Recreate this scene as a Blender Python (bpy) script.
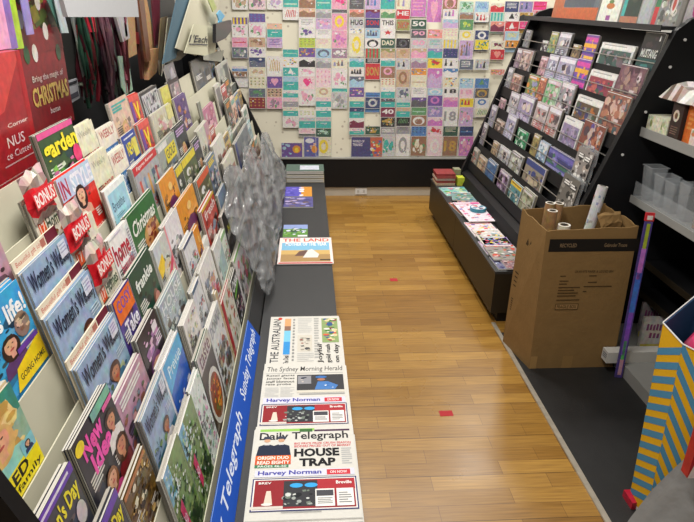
import bpy, math, random
from mathutils import Vector, Matrix, noise
random.seed(7)
for o in list(bpy.data.objects): bpy.data.objects.remove(o)
scene = bpy.context.scene
COL = scene.collection

# ---------------------------------------------------------------- camera
FPX, CX, CY, EYE = 600.0, 347.0, 261.0, 1.55
vd = Vector((307 - CX, 0 - CY, FPX)).normalized()
vx = Vector((10000 - CX, 158 - CY, FPX)); vx = (vx - vx.dot(vd) * vd).normalized()
vz = -(vd.cross(vx))
if vz.y > 0: vz = -vz
RW = Matrix((vx, vd, vz))          # picture axes (right, down, forward) -> world
def ray(u, v): return RW @ Vector((u - CX, v - CY, FPX))
O = Vector((0, 0, EYE))
def onx(u, v, x): r = ray(u, v); return O + r * (x / r.x)
def ony(u, v, y): r = ray(u, v); return O + r * (y / r.y)
def onz(u, v, z): r = ray(u, v); return O + r * ((z - EYE) / r.z)
cam = bpy.data.cameras.new('camera'); cam.sensor_width = 36; cam.lens = FPX / 694 * 36
cam.clip_start = .05
co = bpy.data.objects.new('camera', cam); COL.objects.link(co); scene.camera = co
right = RW @ Vector((1, 0, 0)); up = RW @ Vector((0, -1, 0)); back = RW @ Vector((0, 0, -1))
mw = Matrix((right, up, back)).transposed().to_4x4(); mw.translation = O; co.matrix_world = mw

# ---------------------------------------------------------------- light
w = bpy.data.worlds.new('world'); scene.world = w; w.use_nodes = True
w.node_tree.nodes['Background'].inputs[0].default_value = (.9, .95, 1, 1)
w.node_tree.nodes['Background'].inputs[1].default_value = .14
def area(name, loc, sx, sy, power, col=(1, .97, .92), rot=(0, 0, 0)):
    l = bpy.data.lights.new(name, 'AREA'); l.shape = 'RECTANGLE'; l.size = sx; l.size_y = sy
    l.energy = power; l.color = col
    o = bpy.data.objects.new(name, l); COL.objects.link(o); o.location = loc; o.rotation_euler = rot
    return o
area('ceiling_light', (-.1, 1.3, 2.68), .3, 1.2, 34)
area('ceiling_light', (.0, 3.9, 2.68), .6, .6, 26)
area('ceiling_light', (.9, 3.6, 2.68), .6, .6, 16)
area('ceiling_light', (1.72, 4.75, 2.66), .3, .3, 16)
area('ceiling_light', (.2, -.6, 2.68), 1.2, .3, 16)
scene.view_settings.view_transform = 'Standard'; scene.view_settings.look = 'None'
scene.view_settings.gamma = 1; scene.view_settings.use_curve_mapping = False
scene.view_settings.exposure = .55

# ---------------------------------------------------------------- helpers
def s2l(c): return c / 12.92 if c <= .04045 else ((c + .055) / 1.055) ** 2.4
def rgb(h):
    if isinstance(h, tuple): return h
    h = NAMED.get(h, h)
    return tuple(s2l(int(h[i:i + 2], 16) / 255) for i in (0, 2, 4)) + (1,)
NAMED = dict(white='e6e4e0', cream='e2dcc0', grey='8d8f92', lightgrey='bfc0c2', black='1b1b1e', navy='27335f', blue='3f74b5',
    lightblue='9ac4dd', teal='2fa79f', green='4f8a55', darkgreen='234536', lime='b3c944', yellow='ecd02e', orange='e08a2c',
    coral='e8897c', red='c3242e', darkred='7c1d2a', maroon='6b1e38', pink='e59ab8', hotpink='e5307a', palepink='ecccd4', magenta='c46bb6',
    lilac='c3a2cf', purple='5d3f8e', violet='8b7fb8', brown='8a6248', tan='c3a283', kraft='b08c5e', peach='e8b898', mint='a6d3bd',
    gold='b98f3c', slate='525b70', olive='8a8a4e', skin='d9a382', mauve='93708a', darkgrey='4a4a50')
def newmat(name, base=(.8, .8, .8), rough=.5, metal=0, spec=.5, attr=False, noise=0, nscale=60, bump=0, bscale=80, alpha=1, trans=0, coat=0, mott=None):
    m = bpy.data.materials.new(name); m.use_nodes = True
    nt = m.node_tree; b = nt.nodes['Principled BSDF']
    if isinstance(base, str): base = rgb(base)[:3]
    b.inputs['Base Color'].default_value = (*base, 1)
    b.inputs['Roughness'].default_value = rough; b.inputs['Metallic'].default_value = metal
    b.inputs['Specular IOR Level'].default_value = spec; b.inputs['Alpha'].default_value = alpha
    b.inputs['Transmission Weight'].default_value = trans; b.inputs['Coat Weight'].default_value = coat
    src = None
    if attr:
        a = nt.nodes.new('ShaderNodeAttribute'); a.attribute_name = 'Col'; src = a.outputs['Color']
        nt.links.new(src, b.inputs['Base Color'])
    tc = nt.nodes.new('ShaderNodeTexCoord')
    if attr and mott:
        n0 = nt.nodes.new('ShaderNodeTexNoise'); n0.inputs['Scale'].default_value = mott[1]; n0.inputs['Detail'].default_value = 5; nt.links.new(tc.outputs['Object'], n0.inputs['Vector'])
        m0 = nt.nodes.new('ShaderNodeMix'); m0.data_type = 'RGBA'; m0.blend_type = 'OVERLAY'; m0.inputs[0].default_value = mott[0]
        nt.links.new(src, m0.inputs[6]); nt.links.new(n0.outputs['Color'], m0.inputs[7]); src = m0.outputs[2]
    if noise:
        n = nt.nodes.new('ShaderNodeTexNoise'); n.inputs['Scale'].default_value = nscale; n.inputs['Detail'].default_value = 4
        nt.links.new(tc.outputs['Object'], n.inputs['Vector'])
        mr = nt.nodes.new('ShaderNodeMapRange'); mr.inputs[3].default_value = 1 - noise; mr.inputs[4].default_value = 1 + noise
        nt.links.new(n.outputs['Fac'], mr.inputs[0])
        mx = nt.nodes.new('ShaderNodeMix'); mx.data_type = 'RGBA'; mx.blend_type = 'MULTIPLY'; mx.inputs[0].default_value = 1
        if src: nt.links.new(src, mx.inputs[6])
        else: mx.inputs[6].default_value = (*base, 1)
        nt.links.new(mr.outputs[0], mx.inputs[7]); nt.links.new(mx.outputs[2], b.inputs['Base Color'])
    if bump:
        n2 = nt.nodes.new('ShaderNodeTexNoise'); n2.inputs['Scale'].default_value = bscale; n2.inputs['Detail'].default_value = 3
        nt.links.new(tc.outputs['Object'], n2.inputs['Vector'])
        bp = nt.nodes.new('ShaderNodeBump'); bp.inputs['Strength'].default_value = bump; bp.inputs['Distance'].default_value = .01
        nt.links.new(n2.outputs['Fac'], bp.inputs['Height']); nt.links.new(bp.outputs[0], b.inputs['Normal'])
    return m
M = dict(
    gloss=newmat('glossy_print', rough=.3, attr=True, noise=.34, nscale=55, mott=(.38, 38)),
    matte=newmat('matte_print', rough=.75, spec=.2, attr=True, noise=.06, nscale=90),
    card=newmat('card_print', rough=.5, spec=.3, attr=True, noise=.3, nscale=80, mott=(.5, 60)),
    black=newmat('black_laminate', (.006, .006, .007), .5, spec=.3, noise=.2, nscale=9),
    counter=newmat('dark_grey_laminate', (.03, .031, .033), .45, spec=.4, noise=.12, nscale=5),
    platform=newmat('brown_black_laminate', (.022, .016, .009), .45, spec=.35, noise=.15, nscale=8),
    cream=newmat('cream_plastic', (.55, .53, .41), .45, noise=.08, nscale=6),
    metal=newmat('brushed_aluminium', (.55, .54, .5), .35, metal=.8, noise=.15, nscale=40),
    white=newmat('white_paint', (.72, .72, .7), .6, noise=.05, nscale=10),
    trim=newmat('pale_metal_trim', (.42, .38, .31), .35, metal=.3, noise=.3, nscale=25),
    wall=newmat('painted_wall', (.5, .49, .46), .8, noise=.06, nscale=4),
    skirt=newmat('skirting_paint', (.52, .48, .4), .55, noise=.08, nscale=10),
    vinyl=newmat('black_vinyl', (.014, .014, .014), .5, noise=.4, nscale=12, bump=.1, bscale=160),
    clear=newmat('clear_plastic', (.75, .76, .78), .15, alpha=.28, bump=.3, bscale=40),
    cloudy=newmat('cloudy_plastic', (.5, .53, .55), .25, alpha=.22),
    film=newmat('plastic_film', (.3, .31, .32), .14, alpha=.44, noise=.3, nscale=12, spec=1),
    greybag=newmat('grey_plastic_bag', (.2, .2, .195), .4, bump=.6, bscale=14, noise=.15, nscale=7),
    shelf=newmat('grey_shelf_metal', (.27, .27, .255), .45, noise=.08, nscale=14),
    cardb=newmat('corrugated_cardboard', (.235, .142, .055), .8, spec=.15, noise=.12, nscale=18, bump=.15, bscale=60),
)
def paper_edge():
    m = newmat('page_edges', (.62, .6, .55), .8, spec=.1); nt = m.node_tree; b = nt.nodes['Principled BSDF']
    tc = nt.nodes.new('ShaderNodeTexCoord'); wv = nt.nodes.new('ShaderNodeTexNoise')
    mp = nt.nodes.new('ShaderNodeMapping'); mp.inputs['Scale'].default_value = (3, 3, 900)
    nt.links.new(tc.outputs['Object'], mp.inputs[0]); nt.links.new(mp.outputs[0], wv.inputs[0]); wv.inputs['Scale'].default_value = 1
    cr = nt.nodes.new('ShaderNodeValToRGB'); cr.color_ramp.elements[0].position = .35; cr.color_ramp.elements[0].color = (.25, .23, .2, 1)
    cr.color_ramp.elements[1].position = .6; cr.color_ramp.elements[1].color = (.72, .7, .64, 1)
    nt.links.new(wv.outputs[0], cr.inputs[0]); nt.links.new(cr.outputs[0], b.inputs['Base Color']); return m
M['pages'] = paper_edge()
def crinkle(m, sc, st):
    nt = m.node_tree; b = nt.nodes['Principled BSDF']; tc = nt.nodes.new('ShaderNodeTexCoord'); mp = nt.nodes.new('ShaderNodeMapping'); mp.inputs['Scale'].default_value = (1, .55, 1); mp.inputs['Rotation'].default_value = (.6, 0, 0)
    v = nt.nodes.new('ShaderNodeTexVoronoi'); v.inputs['Scale'].default_value = sc; v.feature = 'F1'
    nz_ = nt.nodes.new('ShaderNodeTexNoise'); nz_.inputs['Scale'].default_value = sc * .5; ad_ = nt.nodes.new('ShaderNodeMix'); ad_.data_type = 'RGBA'; ad_.inputs[0].default_value = .18
    nt.links.new(tc.outputs['Object'], mp.inputs[0]); nt.links.new(mp.outputs[0], nz_.inputs['Vector']); nt.links.new(mp.outputs[0], ad_.inputs[6]); nt.links.new(nz_.outputs['Color'], ad_.inputs[7]); nt.links.new(ad_.outputs[2], v.inputs['Vector'])
    bp = nt.nodes.new('ShaderNodeBump'); bp.inputs['Strength'].default_value = st; bp.inputs['Distance'].default_value = .03
    nt.links.new(v.outputs['Distance'], bp.inputs['Height']); nt.links.new(bp.outputs[0], b.inputs['Normal'])
crinkle(M['film'], 13, .9)

def mesh_obj(name, vs, fs, mat, parent=None, mw=None, cols=None):
    me = bpy.data.meshes.new(name); me.from_pydata([tuple(v) for v in vs], [], fs)
    if isinstance(mat, str): mat = M[mat]
    me.materials.append(mat)
    if cols is not None:
        at = me.color_attributes.new('Col', 'FLOAT_COLOR', 'CORNER'); k = 0; buf = []
        for f, c in zip(fs, cols): buf += list(rgb(c)) * len(f)
        at.data.foreach_set('color', buf)
    me.update()
    o = bpy.data.objects.new(name, me); COL.objects.link(o)
    if parent is not None: o.parent = parent
    if mw is not None: o.matrix_world = mw if parent is None else o.matrix_world
    return o
def boxv(x0, y0, z0, x1, y1, z1):
    v = [(x0, y0, z0), (x1, y0, z0), (x1, y1, z0), (x0, y1, z0), (x0, y0, z1), (x1, y0, z1), (x1, y1, z1), (x0, y1, z1)]
    f = [(0, 3, 2, 1), (4, 5, 6, 7), (0, 1, 5, 4), (1, 2, 6, 5), (2, 3, 7, 6), (3, 0, 4, 7)]
    return v, f
class MB:
    def __init__(s): s.v = []; s.f = []; s.c = []
    def add(s, v, f, c=None):
        n = len(s.v); s.v += [tuple(p) for p in v]; s.f += [tuple(i + n for i in q) for q in f]; s.c += [c] * len(f); return s
    def box(s, a, b, c=None):
        return s.add(*boxv(min(a[0], b[0]), min(a[1], b[1]), min(a[2], b[2]), max(a[0], b[0]), max(a[1], b[1]), max(a[2], b[2])), c)
    def prism(s, pts, d, c=None):
        "closed polygon pts (3D list) extruded by vector d"
        n = len(pts); v = [Vector(p) for p in pts] + [Vector(p) + Vector(d) for p in pts]
        f = [tuple(range(n))[::-1], tuple(range(n, 2 * n))] + [(i, (i + 1) % n, n + (i + 1) % n, n + i) for i in range(n)]
        return s.add(v, f, c)
    def tube(s, pts, r, seg=8, c=None, cap=True):
        rings = []; pts = [Vector(p) for p in pts]; r = r if isinstance(r, list) else [r] * len(pts)
        v = []; f = []
        for i, p in enumerate(pts):
            d = (pts[min(i + 1, len(pts) - 1)] - pts[max(i - 1, 0)]).normalized()
            a = d.cross(Vector((0, 1, .01))).normalized(); b = d.cross(a)
            for k in range(seg):
                t = 2 * math.pi * k / seg; v.append(p + (a * math.cos(t) + b * math.sin(t)) * r[i])
        for i in range(len(pts) - 1):
            for k in range(seg): f.append((i * seg + k, i * seg + (k + 1) % seg, (i + 1) * seg + (k + 1) % seg, (i + 1) * seg + k))
        if cap: f += [tuple(range(seg))[::-1], tuple(range((len(pts) - 1) * seg, len(pts) * seg))]
        return s.add(v, f, c)
    def obj(s, name, mat, parent=None, mw=None):
        return mesh_obj(name, s.v, s.f, mat, parent, mw, s.c if s.c and s.c[0] is not None else None)
def tag(o, label=None, cat=None, group=None, kind=None):
    if label: o['label'] = label
    if cat: o['category'] = cat
    if group: o['group'] = group
    if kind: o['kind'] = kind
    return o
def empty(name, loc=(0, 0, 0), mw=None):
    o = bpy.data.objects.new(name, None); COL.objects.link(o); o.location = loc; o.empty_display_size = .05
    if mw is not None: o.matrix_world = mw
    return o
def struct(o): o['kind'] = 'structure'; return o
def copy_tree(o, parent=None):
    c = o.copy(); COL.objects.link(c)
    if parent: c.parent = parent
    for ch in o.children: copy_tree(ch, c)
    return c

# ---- flat printing: shapes in a unit frame (0..1, v downwards) laid on a sheet w x h
TXT = {}
def text_tris(s, bold=.012, shear=0):
    k = (s, bold, shear)
    if k in TXT: return TXT[k]
    cu = bpy.data.curves.new('lettering', 'FONT'); cu.body = s; cu.offset = bold; cu.shear = shear; cu.resolution_u = 2
    o = bpy.data.objects.new('lettering', cu); me = o.to_mesh()
    vs = [(p.co.x, p.co.y) for p in me.vertices]; fs = [tuple(p.vertices) for p in me.polygons]
    o.to_mesh_clear(); bpy.data.objects.remove(o); bpy.data.curves.remove(cu)
    x0 = min(v[0] for v in vs); x1 = max(v[0] for v in vs); y0 = min(v[1] for v in vs); y1 = max(v[1] for v in vs)
    vs = [((a - x0) / (x1 - x0), (b - y0) / (y1 - y0)) for a, b in vs]
    TXT[k] = (vs, fs); return TXT[k]
class Pr:
    def __init__(s, w, h, bg='white', warp=None): s.w = w; s.h = h; s.bg = bg; s.L = []; s.n = 0; s.warp = warp
    def poly(s, pts, c, fs=None):
        s.n += 1; s.L.append(([(x * s.w, (1 - y) * s.h) for x, y in pts], fs, c, s.n)); return s
    def r(s, x0, y0, x1, y1, c): return s.poly([(x0, y1), (x1, y1), (x1, y0), (x0, y0)], c)
    def e(s, cx, cy, rx, ry, c, n=12):
        return s.poly([(cx + rx * math.cos(2 * math.pi * i / n), cy - ry * math.sin(2 * math.pi * i / n)) for i in range(n)], c)
    def t(s, txt, x0, y0, x1, y1, c, bold=.012, shear=0, rot=0):
        vs, fs = text_tris(txt, bold, shear)
        if rot: P = [(x0 + (x1 - x0) * (1 - b), y1 - (y1 - y0) * a) for a, b in vs]   # reads upwards
        else: P = [(x0 + (x1 - x0) * a, y1 - (y1 - y0) * b) for a, b in vs]
        return s.poly(P, c, fs)
    def lines(s, x0, y0, x1, y1, n, c, gap=.5):
        dy = (y1 - y0) / n
        for i in range(n):
            s.r(x0, y0 + i * dy, x1 - (x1 - x0) * random.choice((0, 0, .05, .12, .3)), y0 + i * dy + dy * gap, c); s.n -= 1
        s.n += 1; return s
    def sp(s, x0, y0, x1, y1, cs, n, r=.06):
        for i in range(n):
            a = random.uniform(.3, 1) * r; b = a * random.uniform(.5, 1) * s.w / s.h; t = random.random() * 3
            cx = random.uniform(x0 + a, max(x1 - a, x0 + a)); cy = random.uniform(y0 + b, max(y1 - b, y0 + b))
            (s.e(cx, cy, a, b, random.choice(cs), 7) if i % 3 else s.poly([(cx - a, cy - b * .5), (cx + a * .7, cy - b), (cx + a, cy + b * .6), (cx - a * .5, cy + b)][::1 if t < 1.5 else -1], random.choice(cs)))
            if i % 5: s.n -= .8
        s.n = int(s.n) + 1; return s
    def face(s, cx, cy, q, hair='brown', skin='skin', top='navy', long=True):
        a = s.w / s.h; sk = NAMED['skin'] if skin == 'skin' else skin
        s.poly([(cx - q * 1.7, cy + q * 3.2 * a), (cx - q * 1.4, cy + q * 1.7 * a), (cx - q * .4, cy + q * 1.25 * a), (cx + q * .4, cy + q * 1.25 * a), (cx + q * 1.4, cy + q * 1.7 * a), (cx + q * 1.7, cy + q * 3.2 * a)][::1], top)
        s.e(cx, cy + (q * .35 if long else -q * .2) * a, q * 1.15, q * (1.5 if long else 1.05) * a, hair, 16)
        s.r(cx - q * .3, cy + q * .6 * a, cx + q * .3, cy + q * 1.45 * a, sk)
        s.e(cx, cy + q * .05 * a, q * .78, q * 1.02 * a, sk, 16)
        s.e(cx - q * .3, cy - q * .1 * a, q * .13, q * .08 * a, '3a2a26', 6); s.n -= 1; s.e(cx + q * .3, cy - q * .1 * a, q * .13, q * .08 * a, '3a2a26', 6)
        s.e(cx, cy + q * .2 * a, q * .09, q * .14 * a, 'c08868', 6); s.e(cx, cy + q * .5 * a, q * .3, q * .12 * a, 'b5484a', 8)
        s.poly([(cx - q * .8, cy - q * .45 * a), (cx, cy - q * .7 * a), (cx + q * .8, cy - q * .4 * a), (cx + q * .55, cy - q * 1.05 * a), (cx - q * .55, cy - q * 1.05 * a)], hair)
        return s
    def mesh(s, mb, z=0, eps=.00005, W=None):
        "append to MB as coloured faces in local x,y,z; sheet front at z"
        W = W or (lambda x, y, z: (x, y, z))
        mb.add([W(0, 0, z), W(s.w, 0, z), W(s.w, s.h, z), W(0, s.h, z)], [(0, 1, 2, 3)], s.bg)
        for P, fs, c, n in s.L:
            if fs is None:
                ar = sum(P[i][0] * P[(i + 1) % len(P)][1] - P[(i + 1) % len(P)][0] * P[i][1] for i in range(len(P)))
                if ar < 0: P = P[::-1]
                fs = [tuple(range(len(P)))]
            P = [(min(max(x, 0), s.w), min(max(y, 0), s.h)) for x, y in P]
            mb.add([W(x, y, z + eps * n) for x, y in P], fs, c)
        return mb
def frame(r, u, n, loc):
    m = Matrix((r, u, n)).transposed().to_4x4(); m.translation = Vector(loc); return m
C80, S80 = math.cos(math.radians(80)), math.sin(math.radians(80))
ORD = ['bottom', 'second', 'third', 'fourth', 'fifth', 'sixth', 'seventh', 'eighth', 'ninth', 'tenth', 'eleventh', 'twelfth', 'thirteenth', 'fourteenth', 'fifteenth', 'sixteenth', 'seventeenth', 'eighteenth', 'nineteenth', 'twentieth']
NTH = ['first'] + ORD[1:]

# ---------------------------------------------------------------- room shell
def floor_mat():
    m = newmat('oak_strip_floor', rough=.28, spec=.5); nt = m.node_tree; N = nt.nodes; L = nt.links; b = N['Principled BSDF']
    tc = N.new('ShaderNodeTexCoord'); mp = N.new('ShaderNodeMapping'); L.new(tc.outputs['Object'], mp.inputs[0])
    br = N.new('ShaderNodeTexBrick'); br.offset = .37; br.squash = 1
    for k, v in (('Scale', 1), ('Mortar Size', .0007), ('Mortar Smooth', .1), ('Brick Width', .42), ('Row Height', .068), ('Bias', 0)): br.inputs[k].default_value = v
    br.inputs['Color1'].default_value = (.44, .245, .052, 1); br.inputs['Color2'].default_value = (.29, .145, .026, 1); br.inputs['Mortar'].default_value = (.13, .06, .02, 1)
    L.new(mp.outputs[0], br.inputs['Vector'])
    br2 = N.new('ShaderNodeTexBrick'); br2.offset = .5
    for k, v in (('Scale', 1), ('Mortar Size', .0015), ('Mortar Smooth', .2), ('Brick Width', 1.9), ('Row Height', .204), ('Bias', 0)): br2.inputs[k].default_value = v
    br2.inputs['Color1'].default_value = (1, 1, 1, 1); br2.inputs['Color2'].default_value = (.86, .84, .82, 1); br2.inputs['Mortar'].default_value = (.35, .3, .25, 1)
    L.new(mp.outputs[0], br2.inputs['Vector'])
    mp2 = N.new('ShaderNodeMapping'); mp2.inputs['Scale'].default_value = (3, 60, 1); L.new(tc.outputs['Object'], mp2.inputs[0])
    no = N.new('ShaderNodeTexNoise'); no.inputs['Scale'].default_value = 2.2; no.inputs['Detail'].default_value = 6; L.new(mp2.outputs[0], no.inputs['Vector'])
    cr = N.new('ShaderNodeValToRGB'); cr.color_ramp.elements[0].position = .3; cr.color_ramp.elements[0].color = (.72, .68, .62, 1)
    cr.color_ramp.elements[1].position = .68; cr.color_ramp.elements[1].color = (1.1, 1.1, 1.05, 1); L.new(no.outputs[0], cr.inputs[0])
    m1 = N.new('ShaderNodeMix'); m1.data_type = 'RGBA'; m1.blend_type = 'MULTIPLY'; m1.inputs[0].default_value = 1
    m2 = N.new('ShaderNodeMix'); m2.data_type = 'RGBA'; m2.blend_type = 'MULTIPLY'; m2.inputs[0].default_value = 1
    L.new(br.outputs[0], m1.inputs[6]); L.new(cr.outputs[0], m1.inputs[7]); L.new(m1.outputs[2], m2.inputs[6]); L.new(br2.outputs[0], m2.inputs[7])
    no2 = N.new('ShaderNodeTexNoise'); no2.inputs['Scale'].default_value = 3; no2.inputs['Detail'].default_value = 5; L.new(tc.outputs['Object'], no2.inputs['Vector'])
    mr = N.new('ShaderNodeMapRange'); mr.inputs[3].default_value = .14; mr.inputs[4].default_value = .5; L.new(no2.outputs[0], mr.inputs[0]); L.new(mr.outputs[0], b.inputs['Roughness'])
    L.new(m2.outputs[2], b.inputs['Base Color']); return m
def bx(name, a, b, mat, parent=None): return MB().box(a, b).obj(name, mat, parent)
struct(bx('floor', (-1.6, -2, -.05), (2.4, 5.4, 0), floor_mat()))
struct(bx('floor_mat_area', (.975, .2, 0), (2.35, 2.62, .002), 'vinyl')).name = 'floor_vinyl'
struct(bx('trim_1', (.952, .2, 0), (.972, 2.72, .006), 'trim'))
struct(bx('ceiling', (-1.6, -2, 2.75), (2.4, 5.4, 2.8), 'white'))
struct(bx('wall_left', (-1.65, -2, 0), (-1.6, 5.4, 2.75), 'wall'))
struct(bx('wall_right', (2.4, -2, 0), (2.45, 5.4, 2.75), 'wall'))
struct(bx('wall_back', (-1.6, 5.35, 0), (2.4, 5.4, 2.75), 'wall'))
struct(bx('baseboard_back', (-1.2, 4.985, 0), (2.3, 5.0, .082), 'skirt'))
for x0 in (-.1, .0): pass
sk = ony(361, 192, 4.98)
t = empty('power_outlet', (sk.x, 4.984, .042)); tag(t, 'small white power outlet on the skirting board below the card wall', 'power outlet')
MB().box((-.05, -.006, -.028), (.05, 0, .028)).obj('faceplate', 'white', t)
for q in (-.025, .025): MB().box((q - .009, -.008, -.012), (q + .009, -.005, .012)).obj('socket', 'wall', t)
for i, (a, b_, c) in enumerate((((.485, 3.25), (.53, 3.29), 'small red tape square on the floor, farther up the aisle'), ((.525, 1.965), (.58, 2.0), 'small red tape square on the floor, nearer the newspapers'))):
    tag(MB().box((*a, 0), (*b_, .001), 'b0353a').obj('floor_marker', 'matte'), c, 'tape marker', 'red tape squares on the aisle floor')
# ceiling light fittings around the lamps
for x, y, sx, sy, c in ((-.1, 1.3, .3, 1.2, 'over the near magazine rack'), (1.72, 4.75, .3, .3, 'small one in the far right corner'), (.0, 3.9, .6, .6, 'over the far counter'), (.9, 3.6, .6, .6, 'over the far right rack'), (.2, -.6, 1.2, .3, 'behind the near aisle')):
    tag(MB().box((x - sx / 2 - .02, y - sy / 2 - .02, 2.69), (x + sx / 2 + .02, y + sy / 2 + .02, 2.75)).obj('light_fitting', 'white'), 'white flush ceiling light fitting ' + c, 'ceiling light', 'ceiling light fittings')
# ---------------------------------------------------------------- counter on the left
t = empty('newspaper_counter', (-.04, 2.5, 0)); tag(t, 'low dark grey newspaper counter running along the foot of the magazine rack', 'counter')
MB().box((-.16, -1.9, 0), (.15, 1.9, .305)).obj('body', 'platform', t)
MB().box((-.16, -1.95, .306), (.152, 1.95, .33)).obj('worktop', 'counter', t)
MB().prism([(-.165, -1.95, .33), (-.202, -1.95, .40), (-.206, -1.95, .40), (-.195, -1.95, .306), (-.165, -1.95, .306)], (0, 3.9, 0)).obj('back_rail', 'counter', t)
# ---------------------------------------------------------------- left rack
NT = 8
def tier(k): return -.288 - .0419 * k, .345 + .09 * k
rk = empty('magazine_rack', (-.6, 2.5, 0)); tag(rk, 'long sloping magazine rack with cream pocket tiers on the left of the aisle', 'magazine rack')
def wy(p): return (p[0] + .6, p[1] - 2.5, p[2])
def LP(k, y, h, off): xb, zb = tier(k); return Vector((xb + off + h * -C80, y, zb + h * S80))
Y0, Y1 = .625, 4.44
for k in range(NT + 1):
    n = MB(); a = LP(k, Y0, -.012, .026); b = LP(k, Y0, .128 if k else .03, .026)
    e = Vector((.003 * S80, 0, .003 * C80))
    n.prism([wy(a), wy(a + e), wy(b + e), wy(b)], (0, Y1 - Y0, 0)); n.obj('pocket_lip', 'cream', rk)
    n = MB(); c = LP(k, Y0, -.012, -.02); n.prism([wy(c), wy(c - Vector((0, 0, .004))), wy(a - Vector((0, 0, .004))), wy(a)], (0, Y1 - Y0, 0)); n.obj('pocket_floor', 'cream', rk)
b0 = LP(0, Y0, 0, -.12) ; b1 = LP(8, Y0, .35, -.1)
MB().prism([wy((-.5, Y0, 0)), wy((-.235, Y0, 0)), wy((-.235, Y0, .3)), wy((-.318, Y0, .322)), wy((-.665, Y0, 1.04)), wy((-.86, Y0, 1.04))], (0, Y1 - Y0, 0)).obj('carcass', 'black', rk)
MB().prism([wy((-.89, Y0, .9)), wy((-.86, Y0, .9)), wy((-.90, Y0, 1.9)), wy((-.93, Y0, 1.9))], (0, Y1 - Y0, 0)).obj('back_panel', 'counter', rk)
def endp(y, pts, d): return MB().prism([wy((x, y, z)) for x, z in pts], (0, d, 0)).obj('end_panel', 'black', rk)
endp(4.455, [(-1.0, 0), (-.165, 0), (-.205, .34), (-.595, 1.19), (-.70, 1.45), (-1.0, 1.45)], .03)
endp(.58, [(-1.0, 0), (-.262, 0), (-.262, .68), (-.352, .915), (-.40, 1.05), (-.52, 1.34), (-1.0, 1.4)], .025)
for k, y in ((0, .61),): pass

# ---------------------------------------------------------------- magazines
def mag_body(w, h, th, mat='pages'):
    return MB().box((0, 0, -th), (w, h, 0)).obj('page_block', mat)
def hit(u, v, k, off=.02):
    xb, zb = tier(k); xb += off; r = ray(u, v); n = Vector((S80, 0, C80)); q = (Vector((xb, 0, zb)) - O).dot(n) / r.dot(n)
    p = O + r * q; return p.y, (p.z - zb) / S80
def build_mag(name, desc, cat, mw, w, h, th, design, bg='white', n=1, group=None, backdesc=None, mat='gloss', insert=False, sq=1):
    root = empty(name, mw=mw); tag(root, desc, cat, group)
    p = Pr(w, h, bg)
    if name == 'magazine' and w > .08:
        bb = NAMED.get(bg, bg); q_ = [int(bb[i_:i_ + 2], 16) for i_ in (0, 2, 4)]; hx = lambda f_, a_=(0, 0, 0): '%02x%02x%02x' % tuple(max(0, min(255, int(v_ * f_ + d_))) for v_, d_ in zip(q_, a_))
        st_ = random.getstate(); design(p); random.setstate(st_); base_ = p.L[:1] if (p.L and p.L[0][2] == bg) else []
        busy = Pr(w, h, bg); busy.n = 0; nb_ = 0 if design in (ww, cb, nov, bh) else 1; busy.sp(.02, .25, .98, .95, [hx(.55), hx(.75), hx(.4, (30, 10, 0)), hx(.8, (50, 40, 30)), hx(.6, (0, 15, 35)), hx(.35)], 26 * nb_ + 1, .12)
        busy.lines(.06, .42, .4, .56, 4, hx(.35) if sum(q_) > 330 else 'dcdad4', .55); busy.lines(.62, .6, .95, .72, 4, 'e9e4d8' if sum(q_) < 500 else hx(.3), .55)
        mx_ = max([l_[3] for l_ in busy.L]); rest = p.L[len(base_):]; p.L = [(a_, b_, c_, 0.5) for a_, b_, c_, d_ in base_] + busy.L + [(a_, b_, c_, d_ + mx_) for a_, b_, c_, d_ in rest]
    else: design(p)
    if sq != 1: p.L = [([(a_, h - (h - b_) * sq) for a_, b_ in P_], f_, c_, n_) for P_, f_, c_, n_ in p.L]; p.L.insert(0, ([(0, 0), (w, 0), (w, h * (1 - sq)), (0, h * (1 - sq))], None, bg, 0))
    mb = MB(); mb.box((0, 0, -.0008), (w, h, -.0001), bg); p.mesh(mb, 0)
    mb.obj('front_cover', mat, root)
    MB().box((.001, .001, -th), (w - .001, h - .0015, -.0009)).obj('page_block', 'pages', root)
    if n > 1:
        me = None
        for i in range(1, n):
            o = empty('tmp') if False else None
            c = MB().box((0, 0, -th), (w, h, -.0002), bg if isinstance(bg, str) else 'white')
            e1_, e2_ = random.choice((('b4afa4', '8c877c'), ('c4c0b8', '9a958a'), ('a39e94', '77726a'))); c.c = [e2_, bg, e2_, e2_, e1_, e2_]
            lift = .022 if (insert and i == n - 1) else random.uniform(-.004, .005)
            if insert and i == n - 1:
                c.c = ['d9cdb8'] * 6; ip = Pr(w, h, 'd9cdb8'); ip.t('Beautiful gift ideas', .06, .02, .68, .065, 'c0766a', .01); ip.r(.72, 0, 1, .09, '6a1f30'); ip.r(.6, .015, .7, .07, 'a8685a'); ip.mesh(c, .0001)
            oo = c.obj(name, 'matte', None, mw @ Matrix.Translation((random.uniform(-.005, .003), lift, -(th + .0006) * i)))
            tag(oo, backdesc or 'copy behind the ' + ' '.join(desc.split()[:13]), cat, 'copies behind ' + ' '.join(desc.split()[:13]))
    return root
ITEMS = []
def it(k, TL, TR, desc, design, bg='white', n=3, w=None, h=None, insert=False, short=None, yr=None):
    y0, h0 = hit(*TL, k); y1, h1 = hit(*TR, k)
    if yr: y0, y1 = yr
    y1 = min(y1, 4.44)
    ITEMS.append(dict(k=k, y0=y0, y1=y1 if w is None else y0 + w if not yr else y1, h=h0 if h is None else h, desc=desc, design=design, bg=bg, n=n, insert=insert, short=short, raw=h0))
D = lambda *a: None
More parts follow.
